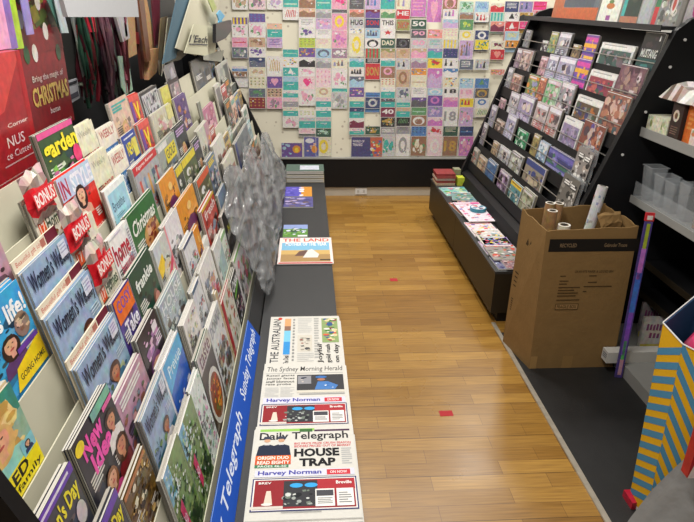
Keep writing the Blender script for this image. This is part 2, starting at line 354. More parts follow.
def ww(p):
    p.r(0, 0, 1, 1, '93abc8'); p.r(.0, .62, 1, 1, '4d7f96'); p.sp(0, .45, .55, 1, ['5f7a52', '7d9a60', '46624a', '3a5a78', '6a8fb0'], 26, .07); p.sp(.6, .5, 1, 1, ['4a7a98', '3a6a8a', 'a8b48a', '6a9ab0'], 14, .1)
    for i in range(7): p.poly([(.2, .5), (.2 + .13 * math.cos(i * .9), .5 + .08 * math.sin(i * .9)), (.2 + .13 * math.cos(i * .9 + .15), .5 + .08 * math.sin(i * .9 + .15))], '2f4562')
    p.poly([(.42, .66), (.8, .66), (.9, 1), (.36, 1)], 'e4e0dc'); p.face(.6, .5, .12, '4a2c20', 'b07450', 'e4e0dc', False); p.poly([(.42, .86), (.85, .84), (.88, 1), (.38, 1)], '7a1f2c')
    p.t("Women's Weekly", .04, .05, .97, .31, '14203c', .016); p.r(.76, .03, .94, .2, 'd4d8e8'); p.lines(.78, .06, .92, .17, 3, 'a0a0c0', .4); p.lines(.74, .34, .96, .44, 3, 'c8d4e0', .4)
def bh(p):
    p.r(0, 0, 1, 1, 'd9d5c0'); p.t('Better', .06, .06, .8, .19, '2c5a38', .03); p.r(.08, .24, .3, .42, 'd8542c'); p.t('17', .11, .27, .27, .39, 'f2e6d8'); p.t('Homes', .34, .24, .95, .4, '3a4a38', .02)
    p.sp(.05, .42, 1, 1, ['b98a5c', 'd9c9a0', '7a4a28', '7a8450', 'a86a3a', '5a3a24'], 46, .11)
def gardening(p):
    p.r(0, 0, 1, 1, '7f9a5c'); p.r(0, 0, .3, .3, '8fc4dc'); p.sp(0, .12, 1, 1, ['3c5f28', '6b8f3c', 'dfe6d4', '4a7030', 'e9efe6', '98b46a', '2a4420', '1f3318'], 150, .07)
    p.sp(0, .0, .6, .3, ['d6e6ea', 'eef2ee', '9dbf8a'], 30, .05); p.poly([(.14, .4), (.3, .36), (.36, .7), (.22, .74)], 'd03a66'); p.t('50', .17, .5, .3, .6, 'f5dfe6'); p.sp(.4, .6, 1, 1, ['2f4426', '3f5a2e', '24361e'], 40, .08)
it(5, (-35, 310), (15, 275), "blue women's weekly gossip magazine with a dark haired woman and yellow corner", lambda p: (p.r(0, 0, 1, 1, '3aa0d8'), p.r(0, .0, .42, .12, 'f2d722'), p.t("that's life!", .02, .12, .98, .34, 'f4f6f8', .03), p.face(.55, .52, .13, '33221c', 'dca58a', '5b3a6b'), p.e(.82, .44, .13, .14, '8a7468'), p.sp(.72, .34, .94, .54, ['7d5c4a', 'd8b89c', '4a3c38'], 14), p.poly([(.5, .78), (1, .66), (1, 1), (.4, 1)], 'f0d01e'), p.t('GOING HOME', .5, .86, .97, .93, '1d1d1d', .02), p.r(.6, .62, .98, .68, '6a3fa0'), p.r(0, .72, .3, 1, '2c9a88')), '3aa0d8', 3, h=.295, yr=(.8, 1.005))
it(4, (-30, 420), (3, 380), 'weekly magazine with a smiling blonde woman above a yellow killed headline', lambda p: (p.r(0, 0, 1, 1, '8fae9a'), p.r(.8, 0, 1, .3, '3a8a7a'), p.sp(.3, .05, .95, .75, ['d9b36a', 'c49a50', 'e8cc8a', 'b08440'], 40, .14), p.face(.58, .36, .19, 'd9b36a', 'e2a684', '8fd0c0'), p.r(.0, .72, 1, 1, 'f2df1e'), p.t('KILLED', .15, .74, .8, .87, '1a1a1a', .03), p.t('family', .55, .89, .97, .98, '1a1a1a'), p.r(.78, .6, .99, .76, '7fc3cc'), p.face(.88, .66, .04, '222222')), 'c9b48e', 3, h=.285, yr=(.632, .83))
it(2, (41, 513), (64, 457), "weekly magazine with yellow Day masthead and purple top band beside the near rack end", lambda p: (p.r(0, 0, 1, 1, '3c3e48'), p.r(0, 0, 1, .09, '6a3fb0'), p.lines(.05, .03, .95, .08, 1, 'e9e2f4'), p.t("Woman's Day", .03, .12, .97, .32, 'f0e22a', .03), p.face(.55, .5, .16, 'd8c08a', 'dca58a', '8a8a90'), p.e(.86, .42, .1, .1, 'c8c2c0')), '3c3e48', 3, h=.32, yr=(.632, .81))
it(1, (98, 522), (112, 490), 'weekly magazine with yellow Day masthead, lower copy beside the pink one', lambda p: (p.r(0, 0, 1, 1, '3c3e48'), p.r(0, 0, 1, .09, '6a3fb0'), p.t("Woman's Day", .03, .12, .97, .32, 'f0e22a', .03), p.face(.5, .5, .16, 'd8c08a', 'dca58a', '8a8a90')), '3c3e48', 3, h=.3, yr=(.68, .862))
it(2, (68.5, 447), (99, 392), 'dark weekly magazine with bright pink masthead and group of faces', lambda p: (p.r(0, 0, 1, 1, '2a2c36'), p.t('New', .12, .08, .62, .27, 'f04fb0', .04), p.t('Idea', .2, .27, .72, .47, 'f04fb0', .04), p.e(.1, .1, .1, .06, 'f0d829'), p.face(.8, .3, .13, '3a2a20', 'c98a68', 'e8e4e0', False), p.face(.82, .6, .15, '4a3020', 'c98a68', '7a1d28'), p.face(.42, .68, .13, '8a5a38', 'e0ab8a', 'd04a8a'), p.r(.45, .0, .98, .09, '7ab7a4'), p.r(.7, .1, .98, .15, 'e060a8'), p.r(0, .88, 1, 1, 'e8d42a')), '2a2c36', 4, h=.33, w=.19)
it(5, (20.6, 273), (67, 240), "blue women's monthly with a woman in white, topmost of its three copies", ww, '9db4cf', 4, insert=True)
it(4, (43.6, 311.7), (92, 277), "blue women's monthly with a woman in white, middle of its three copies", ww, '9db4cf', 4, insert=True, h=.3)
it(3, (71, 361), (122, 319), "blue women's monthly with a woman in white, lowest of its three copies", ww, '9db4cf', 4, insert=True, h=.29)
it(1, (140, 421), (164.5, 374), "blue women's monthly with a woman in white, in a thick stack near the garden magazines", ww, '9db4cf', 5, h=.3)
it(1, (120, 495), (150, 466), 'gold and brown christmas decoration magazine low at the near end', lambda p: (p.sp(0, 0, 1, 1, ['8a6a2c', '4a3418', 'c9a860', 'e6dcc4', '6f6a52', '2c2010', 'b08a30'], 110, .08), p.r(0, 0, .9, .06, 'b5703a')), '6a5224', 2, h=.26)
it(0, (162, 481), (178, 439), 'garden magazine with white border and pink 50 flash, nearer of two copies', gardening, 'e4e2da', 3, h=.28)
it(0, (178, 438), (199, 395), 'garden magazine with white border and pink 50 flash, farther of two copies', gardening, 'e4e2da', 3, h=.27)
it(0, (190, 395), (202, 374), 'pastel magazine with mint and pink flowers above the blue sign', lambda p: p.sp(0, 0, 1, 1, ['cfe3d4', 'e7b8cf', 'a8cfae', 'd78ab0', 'e8ecea', '8fb59a'], 80, .08), 'dfe6e0', 2, h=.27)
it(0, (193, 354.5), (207, 325), 'dark food magazine with a bowl of orange stew', lambda p: (p.r(0, 0, 1, 1, '4a3a2c'), p.r(0, 0, 1, .2, 'c9c2ba'), p.t('taste', .1, .03, .9, .18, '6a3040'), p.e(.5, .62, .45, .3, 'd8d6cc', 18), p.e(.5, .62, .37, .24, '8a4a20', 18), p.sp(.2, .42, .8, .82, ['e8872a', 'c8441e', 'f0a83a', '6a7a3a', '9a3018'], 40, .08)), '2c5a44', 3, h=.29)
it(0, (204, 321), (220, 302), 'pale grey magazine with brown lower half leaning over the blue sign', lambda p: (p.r(0, 0, 1, 1, 'd6d8d6'), p.t('DONNA', .08, .04, .92, .18, '9aa0a4'), p.sp(0, .3, 1, 1, ['8a8468', '6f6a50', 'b4a684', '9d4a3a', '4f4a3c'], 50, .1)), 'd6d8d6', 3, h=.28)
it(0, (222, 310), (232, 295), 'christmas recipe magazine with red side and tree pattern', lambda p: (p.r(0, 0, 1, 1, 'd2cfc2'), p.r(0, 0, .16, 1, 'b3252c'), p.sp(.15, 0, 1, 1, ['9a8a5a', 'd8c9b0', '556a3a', 'c44a3a', 'e8e4dc'], 50, .07)), 'b3252c', 2, h=.24)
it(1, (159.7, 369), (178.8, 341.6), 'white travel magazine with light and dark blue panels', lambda p: (p.r(.06, .03, 1, .42, '4aa8dc'), p.poly([(.06, .42), (1, .25), (1, .75), (.06, .85)], '2f62bf'), p.t('Prevue', .2, .12, .85, .28, 'dcecf6', .01), p.sp(.2, .6, 1, 1, ['f0eef2', 'e8e4ee', 'e07a9a'], 24, .1)), 'e9e9ee', 4, h=.3, w=.19)
it(1, (180, 320), (196, 301), 'white spined homewares magazine with yellow and pink flowers', lambda p: p.sp(.04, .03, 1, 1, ['d9d8cc', 'a6a488', 'd2a8b4', 'd8cc6a', '8a4a6a', '9aa8b4'], 80, .07), 'e8e4e0', 4, h=.28)
it(2, (132.8, 333.6), (148, 300.5), 'beauty magazine with a purple haired woman looking down', lambda p: (p.r(0, 0, 1, 1, '2d2530'), p.face(.45, .55, .28, '7a4a78', 'd8a48c', '1e1a20'), p.sp(.1, .05, .9, .4, ['9a6aa0', 'c08ab8', 'd8b4d0', '5a3a5c'], 26, .12), p.r(.65, .1, .9, .2, 'e8e4e8'), p.lines(.7, .25, .97, .4, 4, 'd8d4dc')), '3a3038', 3, h=.3, w=.16)
it(2, (156, 301), (179.5, 280.4), 'pale silver home magazine with spaced grey masthead letters', lambda p: (p.r(0, 0, 1, 1, 'a9b8be'), p.t('HOUSE', .06, .05, .95, .2, 'e6ecee', .02), p.t('& GARDEN', .1, .22, .9, .3, 'dce4e6'), p.sp(0, .4, 1, 1, ['8a989c', 'c4ccc9', '77837a', 'dde0dc'], 46, .1)), 'a9b8be', 4, h=.28)
it(3, (110.8, 305), (127, 278), 'puzzle weekly with orange block and purple masthead in a thick pile', lambda p: (p.r(0, 0, 1, 1, '4a3a8c'), p.r(.03, .02, .97, .3, 'e8702a'), p.t('Take', .2, .33, .95, .52, 'eeeaf6', .03), p.t('COSY', .12, .06, .9, .2, '7a52b0', .02), p.r(0, .8, 1, 1, 'e6d62c'), p.face(.75, .68, .14, '6a3c2c')), '4a3a8c', 3, h=.31, w=.13)
it(7, (33.6, 135.8), (72, 127), 'green garden magazine with large yellow masthead on the top near tier', lambda p: (p.r(0, 0, 1, 1, '31502c'), p.r(0, 0, 1, .07, 'd94f8f'), p.sp(0, .4, 1, 1, ['4f8a3a', '7ab04a', 'c7d8b8', 'd06a9a', '2a4422'], 60, .09), p.t('garden', .03, .1, .98, .38, 'f0e02a', .035), p.e(.87, .42, .12, .12, 'd9306e'), p.t('WIN', .45, .55, .72, .62, 'eef2ee'), p.t('GROW NOW', .4, .65, .9, .74, 'eef2ee')), '31502c', 3)
def cb(p): p.t('Weekly', .12, .08, .8, .2, 'a9a890'), p.t("CHILDREN'S", .06, .42, .94, .54, 'b3302c', .02), p.t('BIRTHDAY', .06, .56, .96, .8, 'b3302c', .03), p.e(.15, .95, .2, .1, '8a6a30')
it(7, (72.6, 129), (88, 122.6), "cream children's birthday cake book with red lettering, upper copy", cb, 'dbd8bc', 2, w=.14)
it(6, (85.6, 159), (102.4, 150), "cream children's birthday cake book with red lettering, lower copy", cb, 'dbd8bc', 2, w=.15)
def nov(p): p.t('WEEKLY', .1, .05, .9, .2, 'b8504a'), p.r(0, .38, 1, .8, '3f78b4'), p.t('2 NOVELS', .08, .42, .94, .58, 'e8eef4', .02), p.t('CLASSICS', .1, .61, .9, .73, 'd0dfec'), p.r(0, .8, 1, 1, '9ac0d8')
it(7, (94, 129), (112, 121), 'cream and blue novels paperback with red top line, upper copy', nov, 'e4dccc', 2, h=.23)
it(6, (106, 152.5), (127, 142), 'cream and blue novels paperback with red top line, lower copy', nov, 'e4dccc', 3, h=.26)
it(6, (118, 131.7), (132, 122.6), 'deep blue magazine with yellow square and NEW lettering', lambda p: (p.lines(.1, .05, .9, .1, 1, 'd8dce8'), p.t('NEW', .15, .14, .7, .34, 'e9d82c', .04), p.r(.6, .12, .95, .42, 'd9cc5a'), p.sp(.1, .5, .95, 1, ['3a5aa8', '6a86c0', '24386e'], 24, .12)), '2c479c', 2, h=.28, w=.14)
def vv(p): p.r(0, 0, 1, .1, 'e0544a'), p.t('V', .3, .14, .8, .48, 'f2d41f', .05), p.r(0, .1, .25, .6, '6a3f98'), p.sp(0, .58, 1, 1, ['4a545c', 'c6b8a8', '33383e', '7a8a94'], 20, .16)
it(7, (126, 96.5), (136, 94.5), 'red and purple puzzle magazine with a yellow V, upper copy', vv, 'cf4a40', 2, w=.12, h=.27)
it(6, (136, 121), (146, 114.6), 'red and purple puzzle magazine with a yellow V, lower copy', vv, 'cf4a40', 3, w=.13, h=.28)
it(6, (52.6, 181), (88.7, 164.4), 'red fashion magazine with a long haired woman in red', lambda p: (p.r(0, 0, 1, .28, 'b9c8e0'), p.t('IN STYLE', .03, .04, .98, .26, 'e8e8f2', .03), p.t('IN', .03, .04, .25, .26, 'b03050', .03), p.face(.5, .32, .14, '241512', 'e0a98c', 'd8a088'), p.poly([(.38, .6), (.75, .6), (.9, 1), (.3, 1)], 'd8241f'), p.t('PENNY', .62, .8, .98, .88, 'f0c8c0')), 'd92a22', 3)
for k, a, b, s in ((6, (24.5, 201.6), (50, 182), 'topmost'), (5, (65, 239), (84, 224), 'middle'), (4, (88, 270), (111, 253), 'lowest')):
    it(k, a, b, 'cream home magazine with green masthead and orange 17 square, %s of three' % s, bh, 'd9d5c0', 3, h=.285 if k > 4 else .29, w=.2 if k == 6 else .17 if k == 5 else .145)
it(5, (100.6, 188), (121, 173), 'white framed wellness magazine with a pale blue coast picture', lambda p: (p.r(.08, .08, .94, .97, '9fcfdf'), p.t('Breathe', .15, .2, .72, .33, '3f5f78', .01), p.poly([(.08, .75), (.94, .42), (.94, .75)], '2f6a58'), p.poly([(.08, .8), (.94, .62), (.94, .97), (.08, .97)], '2b7f8a'), p.lines(.2, .38, .6, .43, 2, '6a8fa0')), 'e9ecea', 2, h=.3)
it(5, (130, 167), (155, 152.6), 'grey hobby magazine with red header and rows of small figures', lambda p: (p.r(0, 0, 1, .13, 'c92830'), p.t('Figures Review', .12, .03, .85, .1, 'f0e4e0', .02), p.r(0, .13, 1, 1, 'a9a8ac'), [p.r(.1 + .17 * i, .25, .17 + .17 * i, .6, c) for i, c in enumerate(('c8584a', '6f8fae', 'd0a050', '5f9a8a', 'c04a50'))], p.t('Sale', .45, .66, .8, .78, 'b8302c'), p.sp(.6, .2, 1, 1, ['8a2a3a', '4a5a7a', '2a2a34'], 14, .08)), 'a9a8ac', 3, h=.29)
it(4, (122, 210), (151, 194), 'green christmas food magazine with a roast and white script title', lambda p: (p.r(0, 0, 1, 1, '2f6a38'), p.t('Christmas', .06, .12, .92, .32, 'eeeee6', .02, .3), p.e(.62, .5, .3, .2, 'c08a50'), p.sp(.35, .32, .9, .68, ['8a3a20', 'b0602c', 'd8b080', '7a2418'], 26, .08), p.poly([(.5, .78), (.95, .6), (.98, .68), (.55, .88)], 'e05a5a')), '2f6a38', 3, h=.31)
it(4, (106, 241), (134, 217), 'white home magazine with crimson lower case masthead', lambda p: (p.lines(.04, .02, .6, .06, 1, 'c4c4c8'), p.t('home', .05, .1, .8, .36, 'b3203c', .025), p.t('beautiful', .18, .37, .85, .5, 'c8506a', .01), p.r(.82, .05, .97, .6, 'd4d6d8'), p.lines(.84, .1, .96, .55, 12, '8a9098'), p.sp(.1, .6, 1, 1, ['b8b0a0', 'd8d0c4', '6f6a60'], 24, .1)), 'eceae8', 3, h=.31)
it(3, (126, 273.5), (147, 249), 'dark green thick magazine with white lower case frankie title', lambda p: (p.t('frankie', .12, .14, .9, .3, 'e6ece6', .035), p.e(.75, .72, .16, .22, '8a5a48'), p.e(.8, .66, .12, .1, 'd8a08c')), '1f4a3a', 3, h=.31)
it(3, (150, 246), (165, 228), 'food magazine with yellow tag and pasta bowl beside the dark green one', lambda p: (p.r(0, .0, .5, .3, 'c7d0d4'), p.poly([(.0, .3), (.45, .2), (.5, .42), (.05, .5)], 'ecc829'), p.e(.6, .6, .36, .26, 'd8d0c0'), p.sp(.3, .4, .9, .8, ['c89a58', '8a5a30', 'e0c890'], 20, .08), p.poly([(.5, .6), (1, .4), (1, .52), (.5, .72)], 'd8486a')), 'c9cdc8', 2, h=.29)
it(3, (161.7, 224.7), (176, 208), 'thick white book with soft pink spine beside the orange ones', lambda p: (p.r(0, 0, .08, 1, 'e2929a'), p.sp(.15, .35, .9, .95, ['d8d4d8', 'c8c4cc', 'dcc8cc'], 14, .12)), 'e6e2e6', 3, h=.3)
def orange(p): p.e(.5, .68, .36, .3, '6a2a5c'), p.sp(.2, .5, .8, .9, ['8a3a5a', '5a2048', 'c87a4a'], 12, .1), p.r(.25, .62, .75, .72, 'b88a5a'), p.e(.55, .22, .12, .07, 'f0c878')
for k, a, b, s in ((4, (157.6, 182.5), (173, 171.4), 'topmost'), (3, (174.6, 204), (193, 191), 'middle'), (2, (191.5, 229), (202, 217.6), 'lowest')):
    it(k, a, b, 'bright orange magazine with purple oval emblem, %s of three' % s, orange, 'e2952a', 2, h=.3 if k > 2 else .29)
it(2, (200.6, 211.8), (214, 198.8), 'red food magazine with white fresh masthead and yellow page tops', lambda p: (p.t('fresh', .1, .08, .92, .26, 'eedcd8', .02), p.r(0, 0, 1, .05, 'd8b832'), p.sp(.2, .4, 1, 1, ['d8b0a0', 'b03a30', 'c8c0b8', '8a98a8'], 26, .12)), 'b9352c', 3, h=.3)
it(2, (202.5, 244.8), (216, 228), 'white magazine with faint red script beside the fresh red one', lambda p: (p.t('delicious', .15, .35, .8, .46, 'b06a60', .0, .3), p.sp(.3, .5, 1, 1, ['9ab8b4', 'c8d8d4', '7aa09c'], 14, .14)), 'e2e2de', 2, h=.21)
it(1, (220, 239.7), (229, 232), 'white and green magazine below the black NEW one', lambda p: (p.r(.0, .0, 1, .1, '9ac48a'), p.sp(.3, .2, 1, 1, ['b0cfa8', 'd8e4d4', '6a9a5a', 'd0607a'], 20, .12)), 'e2e8de', 3, h=.25)
it(2, (181.8, 246), (192, 233), 'white magazine with a navy frame and red flowers', lambda p: (p.r(0, 0, 1, .05, '3f5078'), p.sp(.2, .3, 1, 1, ['c03a4a', 'd8a0a8', 'b8c0c8', '6a8a5a'], 24, .1)), 'dcdee2', 3, h=.3)
it(1, (219.4, 211.8), (229.8, 199.5), 'black magazine with yellow NEW lettering beside the plastic bags', lambda p: (p.t('NEW', .2, .3, .8, .48, 'dfdc3c', .04), p.r(.6, .05, .98, .2, '8a3a4a'), p.sp(.1, .5, .9, 1, ['3a3a40', '6a6a70'], 12, .1)), '1c1c20', 3, h=.3)
it(5, (155.8, 149), (174.6, 139.5), 'sports magazine with yellow masthead block and curled pages', lambda p: (p.r(0, 0, .5, .1, 'e2e0dc'), p.r(.3, .12, .9, .4, 'e6d326'), p.t('GOLF', .35, .16, .85, .34, '5a5a4a', .02), p.sp(0, .45, 1, 1, ['6a7a4a', '9ab0c0', '4a5a4a', 'c8ccc4'], 30, .1)), '9aa09a', 3)
for k, a, b, c1, nm in ((4, (179.8, 160), (192.8, 149), '4a5a34', 'yellow strapline and olive scene'), (4, (174.6, 173), (179.6, 163), '3a443c', 'white circle badge and dark scene'), (3, (194.7, 178), (207, 168.6), '5a5a3a', 'orange strapline and dark gear')):
    it(k, a, b, 'outdoor magazine with ' + nm, (lambda c1: lambda p: (p.r(0, 0, 1, .15, 'd85a2c' if c1 == '5a5a3a' else 'e3d02c'), p.e(.3, .3, .16, .08, 'dcdcd8'), p.sp(0, .25, 1, 1, [c1, '2c3028', '8a8a60', 'b0ac9a'], 36, .1)))(c1), c1, 3, h=.28)
it(4, (196.7, 132), (207, 123), 'cream magazine with pink right side on the middle tiers', lambda p: (p.r(.6, 0, 1, .7, 'b88a9a'), p.sp(.6, .2, 1, .6, ['a05a60', 'd8a0a0', 'd89a3a'], 10, .1)), 'c9c9ba', 3)
it(3, (212, 146), (221, 134), 'cream catalogue with a dusty red photograph', lambda p: (p.r(.55, .4, .95, .8, '9a5a54'),), 'd2d0c8', 3)
it(2, (222.6, 164), (232, 150.5), 'cream catalogue with dark vertical photograph strip', lambda p: (p.r(.3, .2, .5, .95, '5a5a56'), p.r(.65, .3, .9, .7, 'a87a70')), 'cfccbc', 3)
it(2, (212, 176), (221, 166), 'pale blue catalogue beside the cream one', lambda p: p.sp(.1, .1, .9, .9, ['8aa4c4', 'a8bcd4'], 8, .2), '93abc9', 2, w=.2, h=.25)
it(3, (232.4, 133.6), (244.7, 120.6), 'grey brown magazine standing at the far end above the plastic bags', lambda p: p.sp(0, 0, 1, 1, ['6a6a68', '8a8478', '4f5560', '9a8a70'], 30, .14), '6f6c66', 2)
it(2, (234, 144.6), (248, 135), 'grey magazine with dark blue spine above the plastic bags', lambda p: (p.r(0, 0, .1, 1, '2c3a7a'), p.sp(.1, 0, 1, 1, ['70747c', '8c8c8c', '5a5f6a'], 26, .14)), '6c7078', 3)
it(6, (173, 100), (184.6, 96), 'small purple magazine with pale faces on the upper tiers', lambda p: p.sp(.05, .05, .95, .95, ['6a4a8a', '9a8ab0', '4a3468', 'c8b0a8', 'b8743a'], 26, .14), '5a3f7c', 2)
it(7, (166, 82), (177.5, 78), 'black framed flower magazine above the purple one', lambda p: (p.r(.12, .1, .9, .9, '9a8a8c'), p.sp(.15, .1, .85, .85, ['b8909a', 'd0c8c4', '6a6468'], 22, .12)), '2a1c22', 2)
it(8, (163, 66), (173, 62.6), 'grey booklet leaning on the topmost tier under the hanging sheets', lambda p: p.sp(.1, .1, .9, .9, ['8a8a90', 'a8a4a8'], 8, .2), '77757a', 1)
it(5, (196, 97.6), (201.5, 93.7), 'narrow grey green booklet beside the grey folder', lambda p: p.sp(.1, .1, .9, .9, ['8a9a84', 'b0a090', '5c6a5a'], 14, .2), '78806f', 2, h=.3)
it(6, (150, 116), (170, 105.6), 'pale craft magazine with a pink dog and yellow corner', lambda p: (p.e(.4, .35, .2, .14, 'c87a80'), p.sp(.1, .1, .9, .6, ['d8d4c4', 'c8a0a0', 'b8b088'], 20, .1), p.r(.7, 0, 1, .35, 'dcd48a'), p.e(.3, .78, .2, .14, '5a3a34')), 'c9c6b0', 3)
it(7, (138.6, 94.5), (157, 90), 'black framed magazine with white and grey letters', lambda p: (p.r(.06, .06, .96, .6, 'c4c4c6'), p.t('NO', .1, .1, .4, .5, '4a4a50'), p.t('LIMIT', .42, .1, .92, .34, '3a3a44'), p.sp(.4, .35, .95, .6, ['6a6a70', '9a9aa0'], 8, .1), p.r(.06, .64, .96, 1, '7a7880')), '26262a', 3, h=.26)
it(7, (158, 90), (168, 85), 'yellow and grey magazine beside the black framed one', lambda p: (p.r(.1, 0, 1, .6, 'd3cc5e'), p.sp(.1, .4, .9, 1, ['a8a890', '8a8a7a'], 10, .15)), 'a9a88c', 2, h=.24)
it(7, (190, 62), (207, 57), 'large plain grey folder standing on the upper tiers', lambda p: p.r(.88, 0, .94, 1, '6a6866'), '5e5c5b', 2)
it(6, (215, 64.5), (228, 62), 'pale grey magazine with dark figure at the far top', lambda p: (p.r(.5, .1, .9, .95, '4f5250'), p.sp(0, 0, .6, 1, ['a8a8a0', '8a8f8a'], 12, .15)), 'a9a8a0', 2, h=.28)
it(5, (214, 86.6), (219, 84), 'tall grey booklet with a white border and photograph', lambda p: (p.r(.15, .1, .85, .9, '6f6c68'),), 'bdbab0', 2)
it(5, (231, 85), (237, 83), 'dark green booklet at the far end of the rack', lambda p: p.lines(.2, .1, .8, .3, 3, '5a6a64'), '27362f', 2, h=.22)
it(3, (240, 105), (248, 104), 'white price booklet at the far end panel', lambda p: (p.r(.2, .1, .8, .3, '6a8a7a'), p.lines(.2, .4, .8, .8, 6, '9a9a9a')), 'd9d9d2', 2, h=.26, w=.3)
it(5, (203, 116), (213, 108), 'pink magazine with soft blossoms on the far middle tiers', lambda p: p.sp(0, 0, 1, 1, ['c47a98', 'd8a0b0', 'b0607c', 'c8b0b4'], 30, .14), 'b5708c', 2, h=.25)
it(1, (198.5, 274), (211.5, 255.6), 'thick white bridal magazine with pink flowers', lambda p: (p.r(0, 0, .12, 1, 'e6e6e4'), p.sp(.4, .3, 1, 1, ['d88aa0', 'c0485c', 'd8d4d0', 'c4a070'], 30, .1)), 'dedcda', 4, h=.3)
it(1, (189.5, 289), (197.5, 276), 'white magazine with a blue header line below the bridal one', lambda p: (p.r(0, 0, .8, .06, '4a6a8a'), p.sp(.2, .3, 1, 1, ['b0b4c0', 'd8d8dc', 'c04a50'], 20, .12)), 'd9dce0', 3, h=.3)
it(1, (213.5, 254), (221, 244), 'white catalogue with a pale blue lower corner', lambda p: (p.poly([(.2, .4), (1, .2), (1, 1), (.3, 1)], '9ab8b8'), p.sp(.3, .6, .9, 1, ['8a8478', 'b8a890'], 8, .12)), 'd6dad8', 2, h=.27)
it(0, (230, 284.7), (250, 262), 'black cricket magazine with white slanted masthead', lambda p: (p.t('Cricket', .06, .03, .96, .24, 'f0f0f0', .03, .2), p.poly([(.1, .3), (.9, .2), (.9, .28), (.1, .38)], '6fb03a'), p.sp(.05, .4, 1, 1, ['2c3050', 'b8b8c4', '7a3a5a', '1c1c24', 'c8a898'], 30, .1), p.r(.0, .9, 1, 1, '4f9a3a')), '17181c', 3, h=.215, w=.15)
it(0, (233, 262), (245, 250), 'thick book with bright green page tops behind the cricket magazine', lambda p: (p.sp(0, .1, 1, 1, ['c8a8b4', 'd0607a', 'd8d4d8', '8ab06a'], 30, .12), p.r(0, 0, 1, .05, '7ac04a')), 'd6d4d4', 2, h=.24)
it(0, (214, 292), (220, 273), 'cookery magazine in orange and brown beside the red edged one', lambda p: p.sp(0, 0, 1, 1, ['b8843c', 'a84a2c', 'd8c8a8', '7a5a30', 'e0d8cc'], 40, .1), 'c9b48c', 2, h=.3)
# random neighbours where the photo shows only slivers
FC = [('3f4f6a', 'slate blue', 'cream'), ('a8433a', 'brick red', 'white'), ('8a9a8c', 'sage', 'white'), ('c9bfae', 'beige', 'maroon'), ('6a7f9a', 'dusty blue', 'yellow'), ('b58aa0', 'mauve', 'white'), ('44503c', 'moss green', 'orange'), ('d8d6d0', 'off white', 'red'), ('2a2c34', 'charcoal', 'lilac'), ('bfa45c', 'mustard', 'navy'), ('7aa6ae', 'sea blue', 'white'), ('d4b7a2', 'sand', 'teal')]
fillers = []
EMPTY = [(3, .6, 1.0), (4, .84, 1.02), (1, .87, .9), (7, 2.75, 3.3), (6, 2.9, 4.4), (5, 2.6, 2.95), (5, 3.4, 3.55), (4, 3.1, 3.6), (0, .6, 1.0), (8, .6, 4.5), (7, .6, 1.38)]
fi = 0
MOT = ['a seated figure', 'a bunch of flowers', 'a plated dish', 'a coast scene', 'a car scene', 'rows of small boxes']
names_used = set()
for k in range(8):
    row = sorted([i for i in ITEMS if i['k'] == k], key=lambda i: i['y0'])
    for a, b in zip(row, row[1:]):
        if a['y1'] > b['y0'] - .004: a['y1'] = b['y0'] - .004
    occ = [(i['y0'], i['y1']) for i in row] + [(a, b) for kk, a, b in EMPTY if kk == k]
    y = .63; end = 4.42 if k > 2 else 4.2
    while y < end - .12:
        o = [x for x in occ if x[0] < y + .13 and x[1] > y]
        if o: y = max(x[1] for x in o) + .008; continue
        nx = min([x[0] for x in occ if x[0] >= y] + [end]); wd = min(.205, nx - y - .006)
        if wd > .11:
            c = FC[(fi * 5 + k) % 12]; mo = MOT[(fi * 7 + k // 2) % 6]; prev = [i for i in ITEMS if i['k'] == k and i['y1'] <= y + .02]
            def dz(p, c=c, fi=fi):
                random.seed(fi * 13 + 5); p.r(0, 0, 1, 1, c[0]); mc = {'cream': 'd9d4b8', 'maroon': '6b1e38'}.get(c[2], c[2])
                p.r(.08, .06, .9, .09, mc); p.lines(.08, .11, .8, .2, 2, mc, .7); q = random.choice(('s', 'f'))
                if q == 's': p.sp(0, .25, 1, 1, random.sample(['8a5a48', 'c8b8a0', '5a6a4a', 'd8d4cc', '7a8aa0', 'b0704a', '3a3f4a', 'd0a0a8'], 4), 34, .11)
                else: p.face(.5, .5, .17, random.choice(('3a2a20', 'c8a870', '6a4030')), 'skin', random.choice(('8a3a4a', '3a4a6a', 'c8c4bc')))
            it_ = dict(k=k, y0=y, y1=y + wd, h=random.uniform(.265, .295), desc=None, design=dz, bg=c[0], n=2 + fi % 2, insert=False, short=None, raw=0, c=c, mo=mo)
            ITEMS.append(it_); fi += 1
        y += wd + .01
EMPTYW = 0
random.seed(11)
PLACE = lambda i: (ORD[i['k']] + ' tier up') if i['k'] else 'bottom tier'
